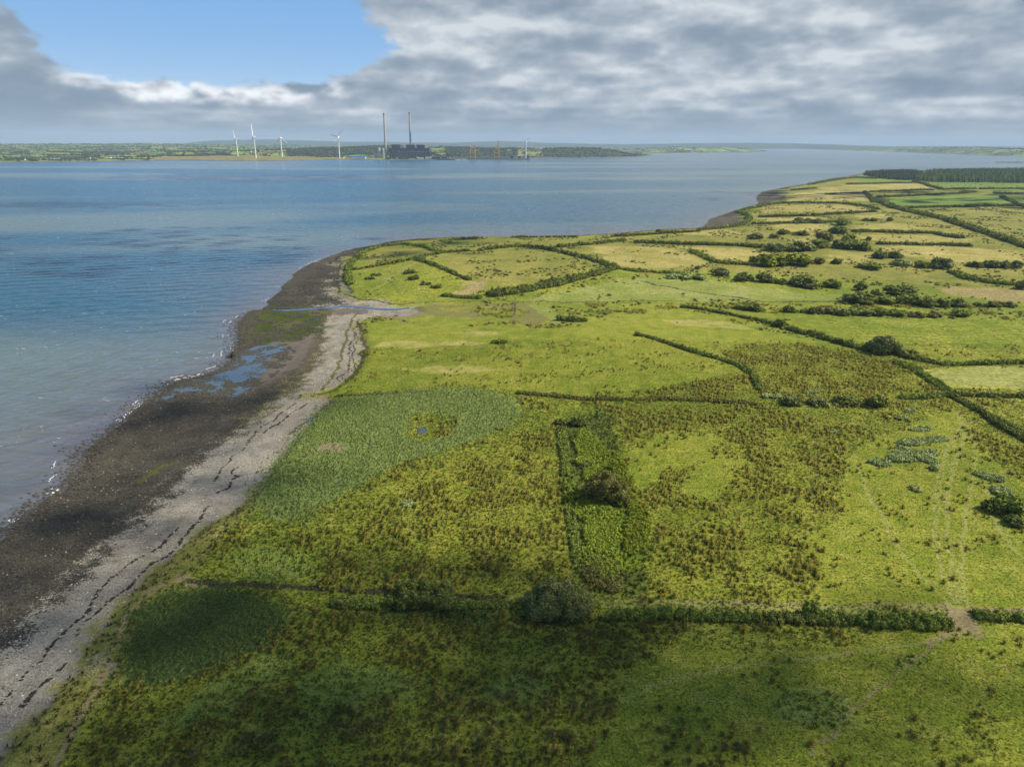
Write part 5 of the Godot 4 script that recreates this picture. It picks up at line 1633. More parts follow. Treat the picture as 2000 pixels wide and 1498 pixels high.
func make_bushes() -> void:
	stem = stem_mesh()
	big_bush(1090, 1207, 138, 60, "grey", "largest grey green willow bush standing over the lower track")
	big_bush(818, 1190, 150, 36, "dark", "long dark rounded bush by the ditch, left of the largest bush")
	big_bush(1184, 985, 92, 62, "olive", "round olive bush in the middle of the overgrown bank")
	big_bush(1731, 691, 66, 34, "grey", "big round bush on the long diagonal hedge")
	big_bush(1588, 1204, 36, 34, "green", "pointed bush rising from the lower hedge")
	bush_row([[665, 1184, 50, 22, "dark"], [718, 1186, 40, 16, "green"]], "of two by the ditch", "bushes by the ditch")
	bush_row([[1095, 829, 28, 16, "dark"], [1132, 832, 34, 20, "dark"], [1112, 960, 30, 18, "green"], [1118, 982, 34, 22, "lime"], [1150, 915, 30, 14, "olive"]], "on the overgrown bank", "bushes of the overgrown bank")
	bush_row([[1510, 778, 34, 10, "pale"], [1549, 791, 48, 22, "grey"], [1600, 793, 50, 17, "grey"], [1660, 791, 56, 20, "dark"], [1716, 794, 42, 24, "dark"]], "in the row above the rush field", "bush row above the rush field")
	bush_row([[1944, 1002, 44, 26, "dark"], [1980, 1004, 60, 44, "green"], [1992, 1030, 46, 26, "dark"]], "beside the cattle track, right edge", "bushes at the right edge")
	bush_row([[1477, 466, 34, 14, "grey"], [1514, 465, 25, 11, "dark"], [1532, 458, 23, 12, "dark"], [1568, 460, 30, 13, "dark"], [1610, 471, 34, 22, "olive"], [1661, 471, 30, 16, "green"], [1698, 470, 14, 11, "dark"]], "among the upper hay fields", "bushes of the upper hay fields")
	bush_row([[1546, 491, 87, 20, "grey"], [1604, 484, 40, 20, "green"], [1650, 486, 44, 24, "green"], [1682, 489, 50, 23, "green"]], "in the middle hay fields' clump", "clump in the middle hay fields")
	bush_row([[1532, 519, 100, 25, "lime"], [1599, 515, 25, 14, "dark"], [1635, 515, 22, 12, "dark"], [1704, 526, 46, 16, "green"], [1739, 505, 55, 18, "dark"], [1764, 518, 36, 14, "pale"], [1806, 523, 32, 18, "green"], [1840, 525, 40, 25, "grey"], [1925, 523, 54, 16, "dark"], [1975, 524, 54, 17, "grey"]], "below the hay fields", "bushes below the hay fields")
	bush_row([[1342, 546, 70, 13, "pale"], [1363, 526, 12, 9, "dark"], [1407, 538, 36, 17, "grey"], [1454, 549, 34, 18, "dark"], [1497, 551, 36, 20, "dark"], [1540, 556, 40, 12, "green"], [1578, 561, 62, 23, "dark"], [1630, 562, 42, 19, "green"], [1684, 567, 30, 23, "grey"]], "in the belt above the marsh", "bush belt above the marsh")
	bush_row([[1681, 593, 60, 23, "dark"], [1714, 577, 25, 14, "green"], [1762, 577, 58, 21, "dark"], [1764, 594, 74, 20, "green"], [1831, 600, 64, 21, "dark"], [1874, 600, 38, 18, "grey"], [1930, 600, 44, 12, "grey"], [1966, 600, 44, 13, "grey"], [1997, 565, 22, 20, "dark"]], "right of the pale marsh", "thicket belt right of the marsh")
	bush_row([[1440, 604, 16, 9, "dark"], [1472, 607, 42, 17, "dark"], [1545, 610, 28, 15, "dark"], [1575, 611, 20, 11, "green"], [1612, 613, 54, 17, "olive"], [1650, 616, 30, 15, "grey"], [1686, 616, 40, 16, "green"], [1742, 618, 67, 18, "green"], [1812, 620, 60, 12, "olive"], [1882, 618, 40, 14, "green"]], "along the bright pasture's top", "bush row above the bright pasture")
	bush_row([[1338, 602, 20, 9, "dark"], [1476, 625, 12, 9, "dark"], [1527, 639, 26, 17, "dark"], [1588, 655, 20, 13, "dark"], [1606, 659, 20, 14, "dark"], [1640, 671, 20, 13, "olive"], [1778, 697, 40, 16, "dark"]], "rising from the long diagonal hedge", "thorn bushes on the diagonal hedge")
	bush_row([[1600, 436, 26, 12, "green"], [1572, 432, 30, 8, "grey"], [1740, 432, 12, 9, "dark"], [1700, 432, 26, 8, "dark"], [1648, 440, 30, 14, "green"], [1640, 456, 34, 16, "green"]], "between the narrow pale fields", "bushes between narrow fields")
	bush_row([[1020, 463.5, 14, 5, "dark"], [1125, 463, 12, 5, "dark"], [1288, 453, 14, 7, "dark"], [852, 497, 18, 8, "dark"]], "alone on the headland", "single bushes on the headland")
	# pale green patches of tall herbs
	for q in [[[1700, 903, 1740, 908], 5.0, "long pale grey green herb patch, left tip of the large cluster"], [[1745, 900, 1790, 885, 1825, 905], 10.0, "widest pale grey green herb patch in the middle of the large cluster"], [[1760, 868, 1800, 862, 1850, 858], 7.0, "pale grey green herb patch at the top right of the large cluster"], [[1780, 840, 1815, 838], 5.0, "pale grey green herb patch above the large cluster"], [[1750, 818, 1775, 817], 4.0, "small pale herb patch below the hedge corner"], [[1768, 804, 1785, 803], 3.0, "smallest pale herb patch under the hedge corner"], [[1620, 844, 1634, 844], 3.0, "small pale herb patch alone in the rushes"], [[1782, 957, 1794, 956], 3.4, "round pale herb patch alone on the short turf"], [[1906, 925, 1935, 933, 1960, 940], 5.0, "pale herb patch beside the cattle track, upper one"], [[1940, 958, 1975, 966], 5.5, "pale herb patch beside the cattle track, lower one"], [[1818, 916, 1832, 916], 2.6, "tiny pale herb patch right under the large cluster"], [[785, 986, 806, 985], 4.2, "round pale herb patch alone left of the overgrown bank"], [[1575, 768, 1605, 764], 4.0, "pale herb patch above the grey bush row"]]:
		hedge(q[0], q[1], 0.8, "pale", q[2], 0.0, "herb_patch")

func big_bush(px: float, py: float, wpx: float, hpx: float, kind: String, label: String) -> void:
	var at := land(px, py)
	var mpp := metres_per_pixel(at)
	var w := wpx * mpp
	var h := hpx * mpp * 1.05
	var o := thing("bush", at + Vector3(0, -0.1, -w * 0.18), 0.0, label, "bush", "large bushes")
	var s := Shape.new()
	var r := RandomNumberGenerator.new()
	r.seed = hash(label)
	var leaf := clampf(mpp * 2.0, 0.22, 0.6)
	var lumps := int(clampf(w * 4.5, 30, 70))
	for k in lumps:
		var x := r.randf_range(-0.42, 0.42)
		var z := r.randf_range(-0.30, 0.30) * minf(1.0, 1.6 * h / w + 0.35)
		var dome := sqrt(maxf(0.05, 1.0 - pow(x / 0.5, 2.0) - pow(z / 0.42, 2.0) * 0.8))
		var rad := minf(h * 0.26, w * 0.13) * r.randf_range(0.6, 1.15)
		var y := lerpf(rad * 0.6, maxf(rad * 0.7, h * dome - rad * 0.9), pow(r.randf(), 0.6))
		foliage(s, r, Vector3(x * w, y, z * w), Vector3(rad, rad * 0.9, rad), leaf, int(14.0 * rad * rad / (leaf * leaf)) + 30, tones[kind])
	part("foliage", s.done(), M.foliage, o)
	var st := part("stem", stem, M.bark, o)
	st.scale = Vector3(w, h, w)

# ------------------------------------------------------------------ conifer plantation
func make_woods() -> void:
	var s := Shape.new()
	var r := RandomNumberGenerator.new()
	r.seed = 8
	s.col = Color(1, 1, 1)
	s.tube(Vector3(0, -0.05, 0), Vector3(0, 0.5, 0), 0.02, 0.012, 5, false)
	for k in 7:
		var y := 0.14 + k * 0.12
		var rad := 0.21 * (1.0 - k / 8.0)
		s.col = Color(1, 1, 1) * r.randf_range(0.8, 1.15)
		for e in 9:
			var a := TAU * (e + r.randf() * 0.5) / 9
			var out := Vector3(cos(a), -0.35, sin(a)) * rad * r.randf_range(0.8, 1.15)
			var sd := Vector3(-sin(a), 0, cos(a)) * rad * 0.42
			var top := Vector3(0, y + 0.15, 0)
			s.tri(top, Vector3(0, y, 0) + out + sd, Vector3(0, y, 0) + out - sd)
	var mesh := s.done()
	for q in [["conifer_plantation", [1686, 341, 1720, 338.5, 1786, 337.5, 1800, 342, 1796, 353, 1740, 350.5, 1700, 347], Color(0.045, 0.070, 0.030), Color(0.080, 0.112, 0.045), 12.0, "dark conifer plantation, lower left block by the shore"],
		["conifer_plantation", [1786, 352, 1796, 343, 1830, 338.5, 1900, 336, 2000, 334.5, 2200, 334, 2200, 358.5, 2000, 357.5, 1900, 356.5, 1815, 356], Color(0.080, 0.120, 0.045), Color(0.140, 0.185, 0.070), 14.0, "taller mid green conifer plantation, right block behind the cattle field"]]:
		var poly := pixels_to_ground(q[1])
		var lo := poly[0]
		var hi := poly[0]
		for p in poly:
			lo = lo.min(p)
			hi = hi.max(p)
		var xf: Array[Transform3D] = []
		var cols := PackedColorArray()
		var z := lo.y
		while z < hi.y:
			var x := lo.x
			while x < hi.x:
				var p := Vector2(x + r.randf_range(-1.6, 1.6), z + r.randf_range(-1.6, 1.6))
				x += 6.6
				if not Geometry2D.is_point_in_polygon(p, poly): continue
				var h: float = q[4] * r.randf_range(0.5, 1.25)
				var rim := off_line(poly, p)
				xf.append(Transform3D(Basis(Vector3.UP, r.randf() * TAU).scaled(Vector3(h * 1.0, h, h * 1.0)), Vector3(p.x, height(p.x, p.y) - 0.3, p.y)))
				cols.append(q[2].lerp(q[3], r.randf()) * r.randf_range(0.7, 1.7))
			z += 6.6
		stuff(q[0], mesh, M.foliage, xf, cols, q[5], "conifers")

# ------------------------------------------------------------------ rushes, reeds, turf
func tuft_mesh(seed_: int, blades: int, lean: float, width: float, low: Color, high: Color) -> ArrayMesh:
	var s := Shape.new()
	var r := RandomNumberGenerator.new()
	r.seed = seed_
	for k in blades:
		var a := r.randf() * TAU
		var d := Vector3(cos(a), 0, sin(a))
		var foot := d * r.randf() * 0.22
		var tip := foot + d * r.randf_range(0.1, 1.0) * lean + Vector3(0, r.randf_range(0.65, 1.0), 0)
		var mid := foot.lerp(tip, 0.55) + Vector3(0, 0.10, 0) - d * 0.04
		var sd := Vector3(-d.z, 0, d.x) * width
		var nor := (d * 0.7 + Vector3(0, 0.7, 0)).normalized()
		var c := low.lerp(high, r.randf())
		for t in [[foot - sd, foot + sd, mid + sd * 0.9], [foot - sd, mid + sd * 0.9, mid - sd * 0.9], [mid - sd * 0.9, mid + sd * 0.9, tip]]:
			s.col = c
			s.blade(t[0], t[1], t[2], nor)
	return s.done()

func scatter(count: int, lo: Vector2, hi: Vector2, r: RandomNumberGenerator, keep: Callable) -> PackedVector2Array:
	var out := PackedVector2Array()
	for k in count:
		var p := Vector2(r.randf_range(lo.x, hi.x), r.randf_range(lo.y, hi.y))
		if absf(p.x) > -p.y * 0.80 + 30.0: continue
		if keep.call(p): out.append(p)
	return out

func placed(points: PackedVector2Array, r: RandomNumberGenerator, smin: float, smax: float, tall := 1.0, flat := 1.0) -> Array[Transform3D]:
	var xf: Array[Transform3D] = []
	for p in points:
		var s := r.randf_range(smin, smax)
		xf.append(Transform3D(Basis(Vector3.UP, r.randf() * TAU).scaled(Vector3(s * flat, s * tall * r.randf_range(0.8, 1.2), s * flat)), Vector3(p.x, height(p.x, p.y) - 0.03, p.y)))
	return xf

func shades(n: int, r: RandomNumberGenerator, a: Color, b: Color) -> PackedColorArray:
	var c := PackedColorArray()
	for i in n: c.append(a.lerp(b, r.randf()) * r.randf_range(0.85, 1.15))
	return c

func make_small_plants() -> void:
	var r := RandomNumberGenerator.new()
	r.seed = 555
	var clump := FastNoiseLite.new()
	clump.seed = 12
	clump.frequency = 0.055
	clump.fractal_octaves = 3
	# rush tufts: brown green cushions of stiff blades
	var rush := tuft_mesh(2, 64, 0.85, 0.034, Color(0.6, 0.68, 0.5), Color(1.4, 1.3, 0.95))
	var spots := scatter(100000, Vector2(-120, -420), Vector2(330, -84), r, func(p: Vector2) -> bool:
		var k := class_at(p.x + r.randfn() * 2.2, p.y + r.randfn() * 2.2)
		var n := clump.get_noise_2d(p.x, p.y)
		if k == RUSH: return n * 1.7 + r.randf() * 0.55 > (0.16 if p.y < -160.0 else 0.06)
		if k == ROUGH: return n + r.randf() * 0.25 > 0.36
		if k == PASTURE: return p.y > -330 and n + r.randf() * 0.35 > 0.34 and r.randf() < 0.22
		return false)
	var order := []
	for p in spots: order.append(p)
	order.sort_custom(func(a, b): return a.distance_squared_to(Vector2.ZERO) < b.distance_squared_to(Vector2.ZERO))
	var dark := Color(0.185, 0.200, 0.042)
	var light := Color(0.380, 0.345, 0.110)
	var kinds: Array[StandardMaterial3D] = []
	for i in 4:
		var c := dark.lerp(light, i / 3.0)
		var m := mat("rush_%s" % ["dark", "brown", "olive", "tan"][i], c.r, c.g, c.b, 0.8)
		m.vertex_color_use_as_albedo = true
		m.cull_mode = BaseMaterial3D.CULL_DISABLED
		m.backlight_enabled = true
		m.backlight = Color(0.8, 0.8, 0.45)
		kinds.append(m)
	var rest := PackedVector2Array()
	var own := 0
	for p in order:
		var q := cam_basis.inverse() * (Vector3(p.x, 3, p.y) - EYE)
		var sx := 1000.0 + FOCAL * q.x / -q.z
		var sy := 749.0 - FOCAL * q.y / -q.z
		if own < 300 and sx > 20 and sx < 1980 and sy < 1480 and sy > 0:
			var o := MeshInstance3D.new()
			o.name = numbered("rush_tuft")
			o.mesh = rush
			var kind := r.randi() % 4
			o.material_override = kinds[kind]
			var s := r.randf_range(0.8, 1.4)
			o.transform = Transform3D(Basis(Vector3.UP, r.randf() * TAU).scaled(Vector3(s, s * 0.85, s)), Vector3(p.x, height(p.x, p.y) - 0.03, p.y))
			add_child(o)
			var where: String = ["at the far lower left", "left of centre near the bottom edge", "in the bottom middle", "right of centre near the bottom edge", "on the lower right pasture"][clampi(int(sx / 400.0), 0, 4)]
			var row := "front" if sy > 1400 else ("second" if sy > 1300 else "third")
			var look: String = ["dark brown", "brown", "olive brown", "tan"][kind]
			tag(o, "%s rush tuft %s, %s rank of rushes" % [look, where, row], "rush tuft", "%s rush tufts %s, %s rank" % [look, where, row])
			own += 1
		else:
			rest.append(p)
	stuff("rush_tufts", rush, M.blade, placed(rest, r, 0.6, 1.25, 0.85), shades(rest.size(), r, dark, light), "brown green rush tufts dotting the wet pasture", "rushes")
	print("rushes ", rest.size())
	# reed beds
	var reed := tuft_mesh(5, 12, 0.7, 0.06, Color(0.8, 0.85, 0.8), Color(1.2, 1.15, 1.0))
	var at := scatter(130000, Vector2(-140, -330), Vector2(40, -90), r, func(p: Vector2) -> bool:
		return class_at(p.x + r.randfn() * 2.6, p.y + r.randfn() * 2.6) == REED)
	stuff("reed_bed", reed, M.blade, placed(at, r, 0.4, 0.85, 0.75), shades(at.size(), r, Color(0.200, 0.275, 0.090), Color(0.340, 0.405, 0.165)), "wide bed of soft green reeds beside the shingle", "reeds")
	at = scatter(70000, Vector2(-120, -230), Vector2(-30, -90), r, func(p: Vector2) -> bool: return class_at(p.x + r.randfn() * 2.5, p.y + r.randfn() * 2.5) == DARKREED)
	stuff("reed_bed", reed, M.blade, placed(at, r, 0.4, 0.85, 0.75), shades(at.size(), r, Color(0.160, 0.245, 0.075), Color(0.275, 0.345, 0.115)), "small dark green reed bed at the lower left", "reeds")
	# herbs, brambles and rank grass
	var herb := tuft_mesh(7, 16, 0.9, 0.07, Color(0.8, 0.85, 0.8), Color(1.25, 1.2, 1.1))
	at = scatter(150000, Vector2(-130, -420), Vector2(330, -84), r, func(p: Vector2) -> bool:
		var k := class_at(p.x, p.y)
		return k == HERB or k == SCRUB or k == BRAMBLE or (k == COAST and r.randf() < 0.35))
	var cols := PackedColorArray()
	for p in at:
		var k := class_at(p.x, p.y)
		var a := Color(0.230, 0.290, 0.050)
		var b := Color(0.370, 0.410, 0.100)
		if k == SCRUB:
			a = Color(0.066, 0.100, 0.020)
			b = Color(0.140, 0.165, 0.034)
		elif k == BRAMBLE:
			a = Color(0.130, 0.200, 0.014)
			b = Color(0.210, 0.280, 0.022)
		elif k == COAST:
			a = Color(0.105, 0.110, 0.026)
			b = Color(0.180, 0.155, 0.060)
		cols.append(a.lerp(b, r.randf()))
	stuff("rank_herbs", herb, M.blade, placed(at, r, 0.45, 0.95, 0.8), cols, "rank herbs and low brambles in the rough corners", "herbs")
	# turf
	var grass := tuft_mesh(9, 9, 1.2, 0.06, Color(0.75, 0.8, 0.7), Color(1.25, 1.2, 1.2))
	at = scatter(260000, Vector2(-130, -330), Vector2(260, -84), r, func(p: Vector2) -> bool:
		var k := class_at(p.x, p.y)
		return k == ROUGH or k == PASTURE or k == RUSH)
	cols = PackedColorArray()
	for p in at:
		var k := class_at(p.x, p.y)
		var n := clump.get_noise_2d(p.x * 0.7 + 300.0, p.y * 0.7) + r.randf_range(-0.25, 0.25)
		var a := Color(0.095, 0.122, 0.013)
		var b := Color(0.165, 0.185, 0.026)
		if k == PASTURE:
			a = Color(0.108, 0.140, 0.013)
			b = Color(0.150, 0.168, 0.020)
		cols.append(a.lerp(b, clampf(n + 0.45, 0.0, 1.0)) if r.randf() > 0.06 or k == PASTURE else Color(0.24, 0.20, 0.09))
	var xf: Array[Transform3D] = []
	for p in at:
		var s := r.randf_range(0.2, 0.42) * (0.55 if class_at(p.x, p.y) == PASTURE else 1.0)
		xf.append(Transform3D(Basis(Vector3.UP, r.randf() * TAU).scaled(Vector3(s * 1.4, s, s * 1.4)), Vector3(p.x, height(p.x, p.y) - 0.02, p.y)))
	stuff("grass", grass, M.blade, xf, cols, "rough green grass covering the near fields", "grass")
	# ragwort flowers
	var petal := Shape.new()
	for k in 7:
		var d := Vector3(r.randfn() * 0.16, 0.45 + r.randf() * 0.25, r.randfn() * 0.16)
		petal.col = Color(0.62, 0.44, 0.01)
		petal.ball(d, Vector3(0.07, 0.03, 0.07), 5, 3)
		petal.col = Color(0.07, 0.09, 0.02)
		petal.tube(Vector3(0, 0, 0), d, 0.015, 0.01, 3, false)
	at = scatter(9000, Vector2(-60, -330), Vector2(240, -84), r, func(p: Vector2) -> bool:
		var k := class_at(p.x, p.y)
		return (k == PASTURE or k == ROUGH or k == RUSH) and clump.get_noise_2d(p.x * 1.6 + 900.0, p.y * 1.6) > 0.22)
	stuff("ragwort_flowers", petal.done(), M.plain, placed(at, r, 0.6, 1.2), shades(at.size(), r, Color(1, 1, 1), Color(0.8, 0.8, 0.8)), "yellow ragwort flowers sprinkled over the pasture", "flowers")
	# low gorse and bramble specks on the further fields
	var speck := crown_mesh(6)
	at = scatter(60000, Vector2(-200, -1240), Vector2(900, -330), r, func(p: Vector2) -> bool:
		var k := class_at(p.x + r.randfn() * 3.0, p.y + r.randfn() * 3.0)
		var n := clump.get_noise_2d(p.x * 0.35, p.y * 0.35) + r.randf_range(-0.12, 0.12)
		if k == ROUGH: return n > 0.02
		if k == OLIVE: return n > 0.12
		if k == DRY: return n > 0.26
		if k == MARSH: return n > 0.40
		if k == PASTURE: return n > 0.42 and p.y < -360
		return false)
	xf = []
	for p in at:
		var s := 0.9 * pow(r.randf(), 2.0) + 0.45
		xf.append(Transform3D(Basis(Vector3.UP, r.randf() * TAU).scaled(Vector3(s * r.randf_range(1.0, 2.2), s, s * r.randf_range(1.0, 2.0))), Vector3(p.x, height(p.x, p.y) - 0.1, p.y)))
	stuff("gorse_scrub", speck, M.foliage, xf, shades(at.size(), r, Color(0.100, 0.120, 0.028), Color(0.200, 0.195, 0.055)), "low gorse and bramble specks over the further fields", "scrub")
	print("specks ", at.size())

# ------------------------------------------------------------------ beach
func sheet(outline: Array, lift: float, ragged: float, seed_: int) -> ArrayMesh:
	# a flat sheet of water with a ragged rim
	var r := FastNoiseLite.new()
	r.seed = seed_
	r.frequency = 0.12
	var pts := PackedVector2Array()
	var base := pixels_to_ground(outline)
	var level := 0.0
	for i in base.size():
		var a := base[i]
		var b := base[(i + 1) % base.size()]
		var n := maxi(1, int(a.distance_to(b) / 1.0))
		for k in n:
			var p := a.lerp(b, float(k) / n)
			pts.append(p + Vector2(r.get_noise_2d(p.x, p.y), r.get_noise_2d(p.y + 50.0, p.x)) * ragged + Vector2(r.get_noise_2d(p.x * 4.0, p.y * 4.0), r.get_noise_2d(p.y * 4.0 + 50.0, p.x * 4.0)) * ragged * 0.4)
	var tri := Geometry2D.triangulate_polygon(pts)
	if tri.is_empty(): push_error("sheet failed")
	var st := SurfaceTool.new()
	st.begin(Mesh.PRIMITIVE_TRIANGLES)
	for i in range(0, tri.size(), 3):
		var order := [0, 1, 2]
		if (pts[tri[i + 1]] - pts[tri[i]]).cross(pts[tri[i + 2]] - pts[tri[i]]) < 0.0: order = [0, 2, 1]
		for e in order:
			var p := pts[tri[i + e]]
			st.set_normal(Vector3.UP)
			st.add_vertex(Vector3(p.x, height(p.x, p.y) + lift, p.y))
	return st.commit()

func make_beach_things() -> void:
	var pool := mat("pool_water", 0.045, 0.055, 0.060, 0.12)
	pool.metallic_specular = 0.6
	for q in [["tide_pool", [385, 742, 430, 728, 455, 705, 470, 690, 500, 676, 545, 674, 570, 686, 545, 692, 528, 700, 528, 716, 505, 735, 500, 745, 470, 772, 445, 780, 410, 770, 378, 764, 345, 770, 320, 782, 300, 790, 318, 772, 350, 756], "large shallow blue tide pool among the dark stones"],
		["tide_pool", [598, 822, 604, 813, 611, 815, 607, 823, 601, 829], "tiny blue pool at the upper edge of the shingle"],
		["marsh_pool", [812, 838, 824, 835, 834, 836, 830, 845, 824, 850, 818, 846], "small dark pool inside the reed bed"]]:
		var m := sheet(q[1], 0.10, 2.6 if q[1].size() > 30 else 1.5, 3)
		single(q[0], m, pool, q[2], "pool")
	single("creek", sheet([520, 606, 560, 605, 610, 602, 650, 599.5, 668, 596.5, 690, 597, 706, 599, 735, 602, 765, 603.5, 800, 600, 800, 603, 770, 606.5, 735, 605.5, 700, 602.5, 682, 600, 660, 601, 640, 604, 600, 606, 560, 608.5], 0.14, 0.8, 5), pool, "narrow blue creek winding across the beach from the salt marsh", "creek")
	var r := RandomNumberGenerator.new()
	r.seed = 31
	# stones: a few rough shapes strewn over the shingle
	var s := Shape.new()
	var bits := []
	for k in 6:
		bits.append(Vector3(r.randfn(), r.randfn() * 0.5, r.randfn()).normalized())
	s.ball(Vector3(0, 0.15, 0), Vector3(0.5, 0.28, 0.4), 7, 5)
	for i in s.v.size(): s.v[i] += Vector3(sin(s.v[i].z * 9.0) * 0.06, sin(s.v[i].x * 8.0) * 0.05, cos(s.v[i].x * 7.0) * 0.06)
	var stone := s.done()
	var at := PackedVector2Array()
	var cols := PackedColorArray()
	for k in 90000:
		var p := Vector2(r.randf_range(-165, 20), r.randf_range(-420, -84))
		var c := class_at(p.x, p.y)
		if height(p.x, p.y) < -0.12 or absf(p.x) > -p.y * 0.8 + 30.0: continue
		if c == SHINGLE:
			if r.randf() > 0.35: continue
			cols.append(Color(0.30, 0.28, 0.24).lerp(Color(0.12, 0.11, 0.10), r.randf()) if r.randf() > 0.06 else Color(0.5, 0.48, 0.42))
		elif c == WETSTONE or c == WEEDY:
			cols.append(Color(0.018, 0.017, 0.013).lerp(Color(0.105, 0.092, 0.066), pow(r.randf(), 2.0)) if r.randf() > 0.03 else Color(0.34, 0.25, 0.15))
		else: continue
		at.append(p)
	stuff("beach_stones", stone, M.stone, placed(at, r, 0.15, 0.55, 0.8), cols, "loose stones and boulders strewn over the beach", "stones")
	# dark weed-grown boulders at the water's edge
	at = PackedVector2Array()
	for k in 60000:
		var i := r.randi_range(2, 26)
		var p := water[i].lerp(water[i + 1], r.randf()) + Vector2(r.randfn(), r.randfn()) * r.randf_range(0.5, 4.5)
		if absf(p.x) > -p.y * 0.8 + 30.0 or p.y < -420: continue
		at.append(p)
		if at.size() > 5000: break
	var xf: Array[Transform3D] = []
	for p in at:
		var k := r.randf_range(0.25, 0.95)
		xf.append(Transform3D(Basis(Vector3.UP, r.randf() * TAU).scaled(Vector3(k * 1.4, k * 0.8, k)), Vector3(p.x, maxf(height(p.x, p.y), -0.10) - 0.02, p.y)))
	stuff("weedy_boulders", stone, M.stone, xf, shades(at.size(), r, Color(0.018, 0.016, 0.012), Color(0.055, 0.048, 0.034)), "dark weed covered boulders along the waterline", "boulders")
	# weed clumps in the tide pool
	at = PackedVector2Array()
	var zone := pixels_to_ground([300, 790, 340, 752, 440, 715, 470, 685, 560, 672, 580, 690, 530, 740, 450, 785])
	for k in 90000:
		var p := Vector2(r.randf_range(-200, -60), r.randf_range(-400, -250))
		if Geometry2D.is_point_in_polygon(p, zone) and n_relief.get_noise_2d(p.x * 14.0, p.y * 14.0) > -0.04: at.append(p)
		if at.size() > 8000: break
	zone = pixels_to_ground([468, 615, 520, 598, 640, 602, 630, 645, 590, 665, 500, 670])
	for k in 60000:
		var p := Vector2(r.randf_range(-220, -60), r.randf_range(-460, -300))
		if Geometry2D.is_point_in_polygon(p, zone) and n_relief.get_noise_2d(p.x * 11.0, p.y * 11.0) > 0.12: at.append(p)
		if at.size() > 10000: break
	stuff("bladder_wrack", stone, M.stone, placed(at, r, 0.4, 1.5, 0.5), shades(at.size(), r, Color(0.016, 0.015, 0.010), Color(0.045, 0.040, 0.022)), "dark bladder wrack clumps standing out of the tide pool", "seaweed")
	# foam: breakers along the shore and whitecaps
	var fo := Shape.new()
	for k in 9: fo.ball(Vector3(r.randf_range(-0.5, 0.5), 0.0, r.randf_range(-0.12, 0.12)), Vector3(r.randf_range(0.1, 0.22), 0.06, r.randf_range(0.05, 0.1)), 6, 4)
	xf = []
	for k in 1100:
		var i := r.randi_range(1, 27)
		var t := r.randf()
		var p := water[i].lerp(water[i + 1], t)
		var along := (water[i + 1] - water[i]).normalized()
		var out := Vector2(along.y, -along.x)
		if Geometry2D.is_point_in_polygon(p + out * 2.0, wet_poly): out = -out
		if n_relief.get_noise_2d(p.x * 4.0, p.y * 4.0) < 0.10: continue
		p += out * (0.6 + absf(r.randfn()) * 1.3)
		var k2 := r.randf_range(0.3, 0.8)
		xf.append(Transform3D(Basis(Vector3.UP, -along.angle() + r.randf_range(-0.2, 0.2)).scaled(Vector3(k2 * 1.5, k2, k2)), Vector3(p.x, 0.05, p.y)))
	for k in 12:
		# single breakers
		var i := r.randi_range(4, 19)
		var p := water[i].lerp(water[i + 1], r.randf())
		var along := (water[i + 1] - water[i]).normalized()
		var out := Vector2(along.y, -along.x)
		if Geometry2D.is_point_in_polygon(p + out * 2.0, wet_poly): out = -out
		p += out * r.randf_range(2.0, 9.0)
		for e in 8:
			var q := p + along * (e - 4) * 0.7 + Vector2(r.randfn(), r.randfn()) * 0.2
			xf.append(Transform3D(Basis(Vector3.UP, -along.angle()).scaled(Vector3(0.9, 1.0, 0.6)), Vector3(q.x, 0.06, q.y)))
	for k in 700:
		var px := r.randf_range(0, 1700)
		var py := 318.0 + 560.0 * pow(r.randf(), 2.2)
		var p := flat2(ground_at(px, py, 0.0))
		if Geometry2D.is_point_in_polygon(p, wet_poly) or Geometry2D.is_point_in_polygon(p, far_poly): continue
		var k2 := r.randf_range(0.2, 0.6) * (1.0 + 0.0009 * -p.y)
		xf.append(Transform3D(Basis(Vector3.UP, r.randf_range(-0.4, 0.4)).scaled(Vector3(k2 * 2.2, k2, k2 * 1.0)), Vector3(p.x, 0.04, p.y)))
	var white := PackedColorArray()
	white.resize(xf.size())
	white.fill(Color(0.72, 0.74, 0.76))
	stuff("foam", fo.done(), M.stone, xf, white, "white foam of breakers and whitecaps on the estuary", "foam")
	# post and wire fence on the salt marsh
	var fence := thing("fence", land(1003, 605), 0.0, "short line of pale fence posts on the salt marsh", "fence")
	for k in 9:
		var p := land(1002 + sin(k) * 0.8, 590 + k * 4.6) - fence.position
		var sh := Shape.new()
		sh.box(p + Vector3(0, 0.6, 0), Vector3(0.16, 1.4, 0.16))
		part("post", sh.done(), M.concrete, fence)
	for k in 8:
		var sh := Shape.new()
		for y in [0.5, 1.1]: sh.bar(land(1002 + sin(k) * 0.8, 590 + k * 4.6) - fence.position + Vector3(0, y, 0), land(1002 + sin(k + 1) * 0.8, 590 + k * 4.6 + 4.6) - fence.position + Vector3(0, y, 0), 0.03)
		part("wire", sh.done(), M.steel_grey, fence)

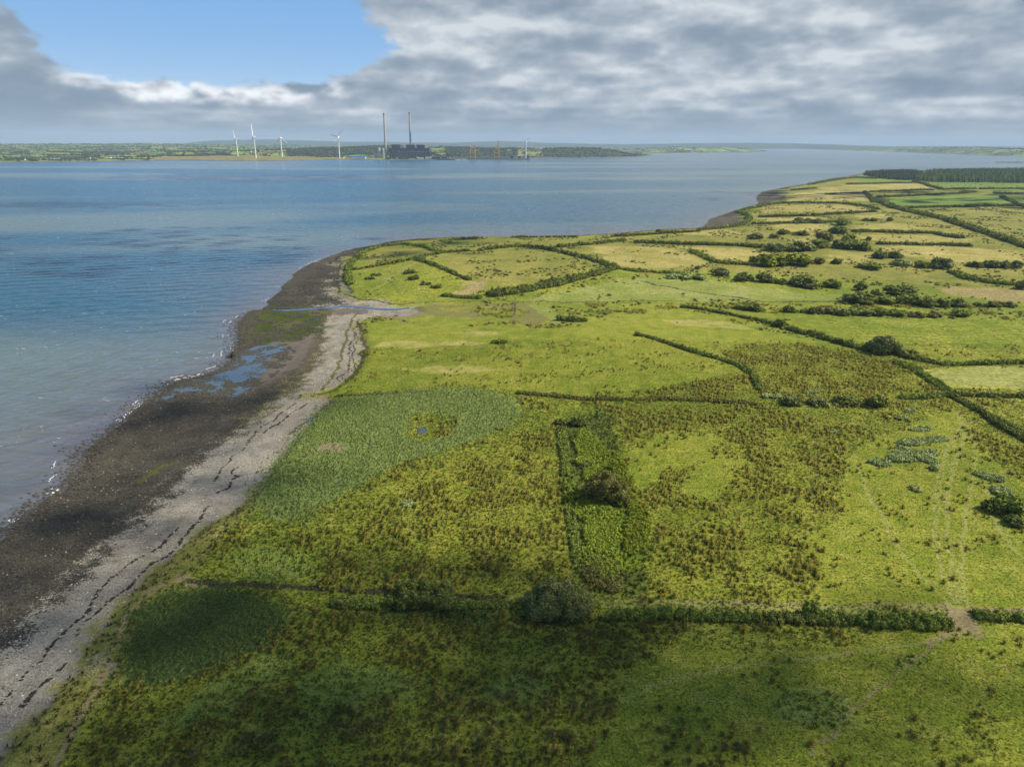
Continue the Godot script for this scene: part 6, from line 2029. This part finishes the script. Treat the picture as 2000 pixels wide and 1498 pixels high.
# ------------------------------------------------------------------ clouds added out of view for their shadows; bottom ones also darken the frame corners
func make_clouds() -> void:
	var list := [   # centre of the shadow in the photograph, half sizes in metres, share of the sun it hides, lump size, label
		[520, 1400, 95.0, 42.0, 0.36, 4.5, "ragged low cloud shading the foreground rushes"],
		[1000, 1380, 70.0, 40.0, 0.36, 4.5, "ragged low cloud shading the bottom middle"],
		[1600, 1440, 95.0, 36.0, 0.46, 4.5, "ragged low cloud shading the bottom right pasture"],
		[150, 1150, 60.0, 75.0, 0.40, 4.5, "ragged low cloud shading the lower beach"],
		[780, 1130, 60.0, 18.0, 0.30, 4.5, "thin cloud shading the ditch"],
		[420, 790, 45.0, 45.0, 0.30, 4.5, "thin cloud shading the tide pool"],
		[1900, 390, 420.0, 300.0, 0.30, 18.0, "broad cloud shading the conifers and lush fields"],
		[120, 396, 170.0, 60.0, 0.8, 12.0, "small cloud shading the left water"],
		[500, 345, 420.0, 230.0, 0.7, 18.0, "broad cloud shading the middle of the estuary"],
		[420, 480, 260.0, 170.0, 0.16, 12.0, "broad cloud shading the blue water off the headland"],
		[800, 307, 260.0, 330.0, 1.0, 30.0, "broad cloud shading the power station"]]
	for q in list:
		var r := RandomNumberGenerator.new()
		r.seed = hash(q[6])
		var at := ground_at(q[0], q[1], 3.0)
		var up := (1150.0 if -at.z < 2500.0 else 1500.0) / sun_to.y
		var mid := at + sun_to * up
		var o := thing("cloud", mid, 0.0, q[6], "cloud", "unseen clouds added for their shadows")
		var s := Shape.new()
		var lump: float = q[5]
		var area: float = PI * q[2] * q[3]
		var n := int(1.1 * float(q[4]) * area / (PI * lump * lump * 0.62))
		var stretch := 1.0
		for k in n:
			var a := r.randf() * TAU
			var d := sqrt(r.randf())
			d = d * (0.55 + 0.75 * r.randf())
			var p := Vector3(cos(a) * d * q[2], 0, sin(a) * d * q[3])
			p.y = r.randf_range(-0.3, 0.6) * lump * (1.6 - d)
			var rad := lump * r.randf_range(0.55, 1.1)
			s.col = Color(0.82, 0.83, 0.85)
			s.ball(p, Vector3(rad, rad * 0.7, rad), 7, 5)
		part("cloud_body", s.done(), M.puff, o)
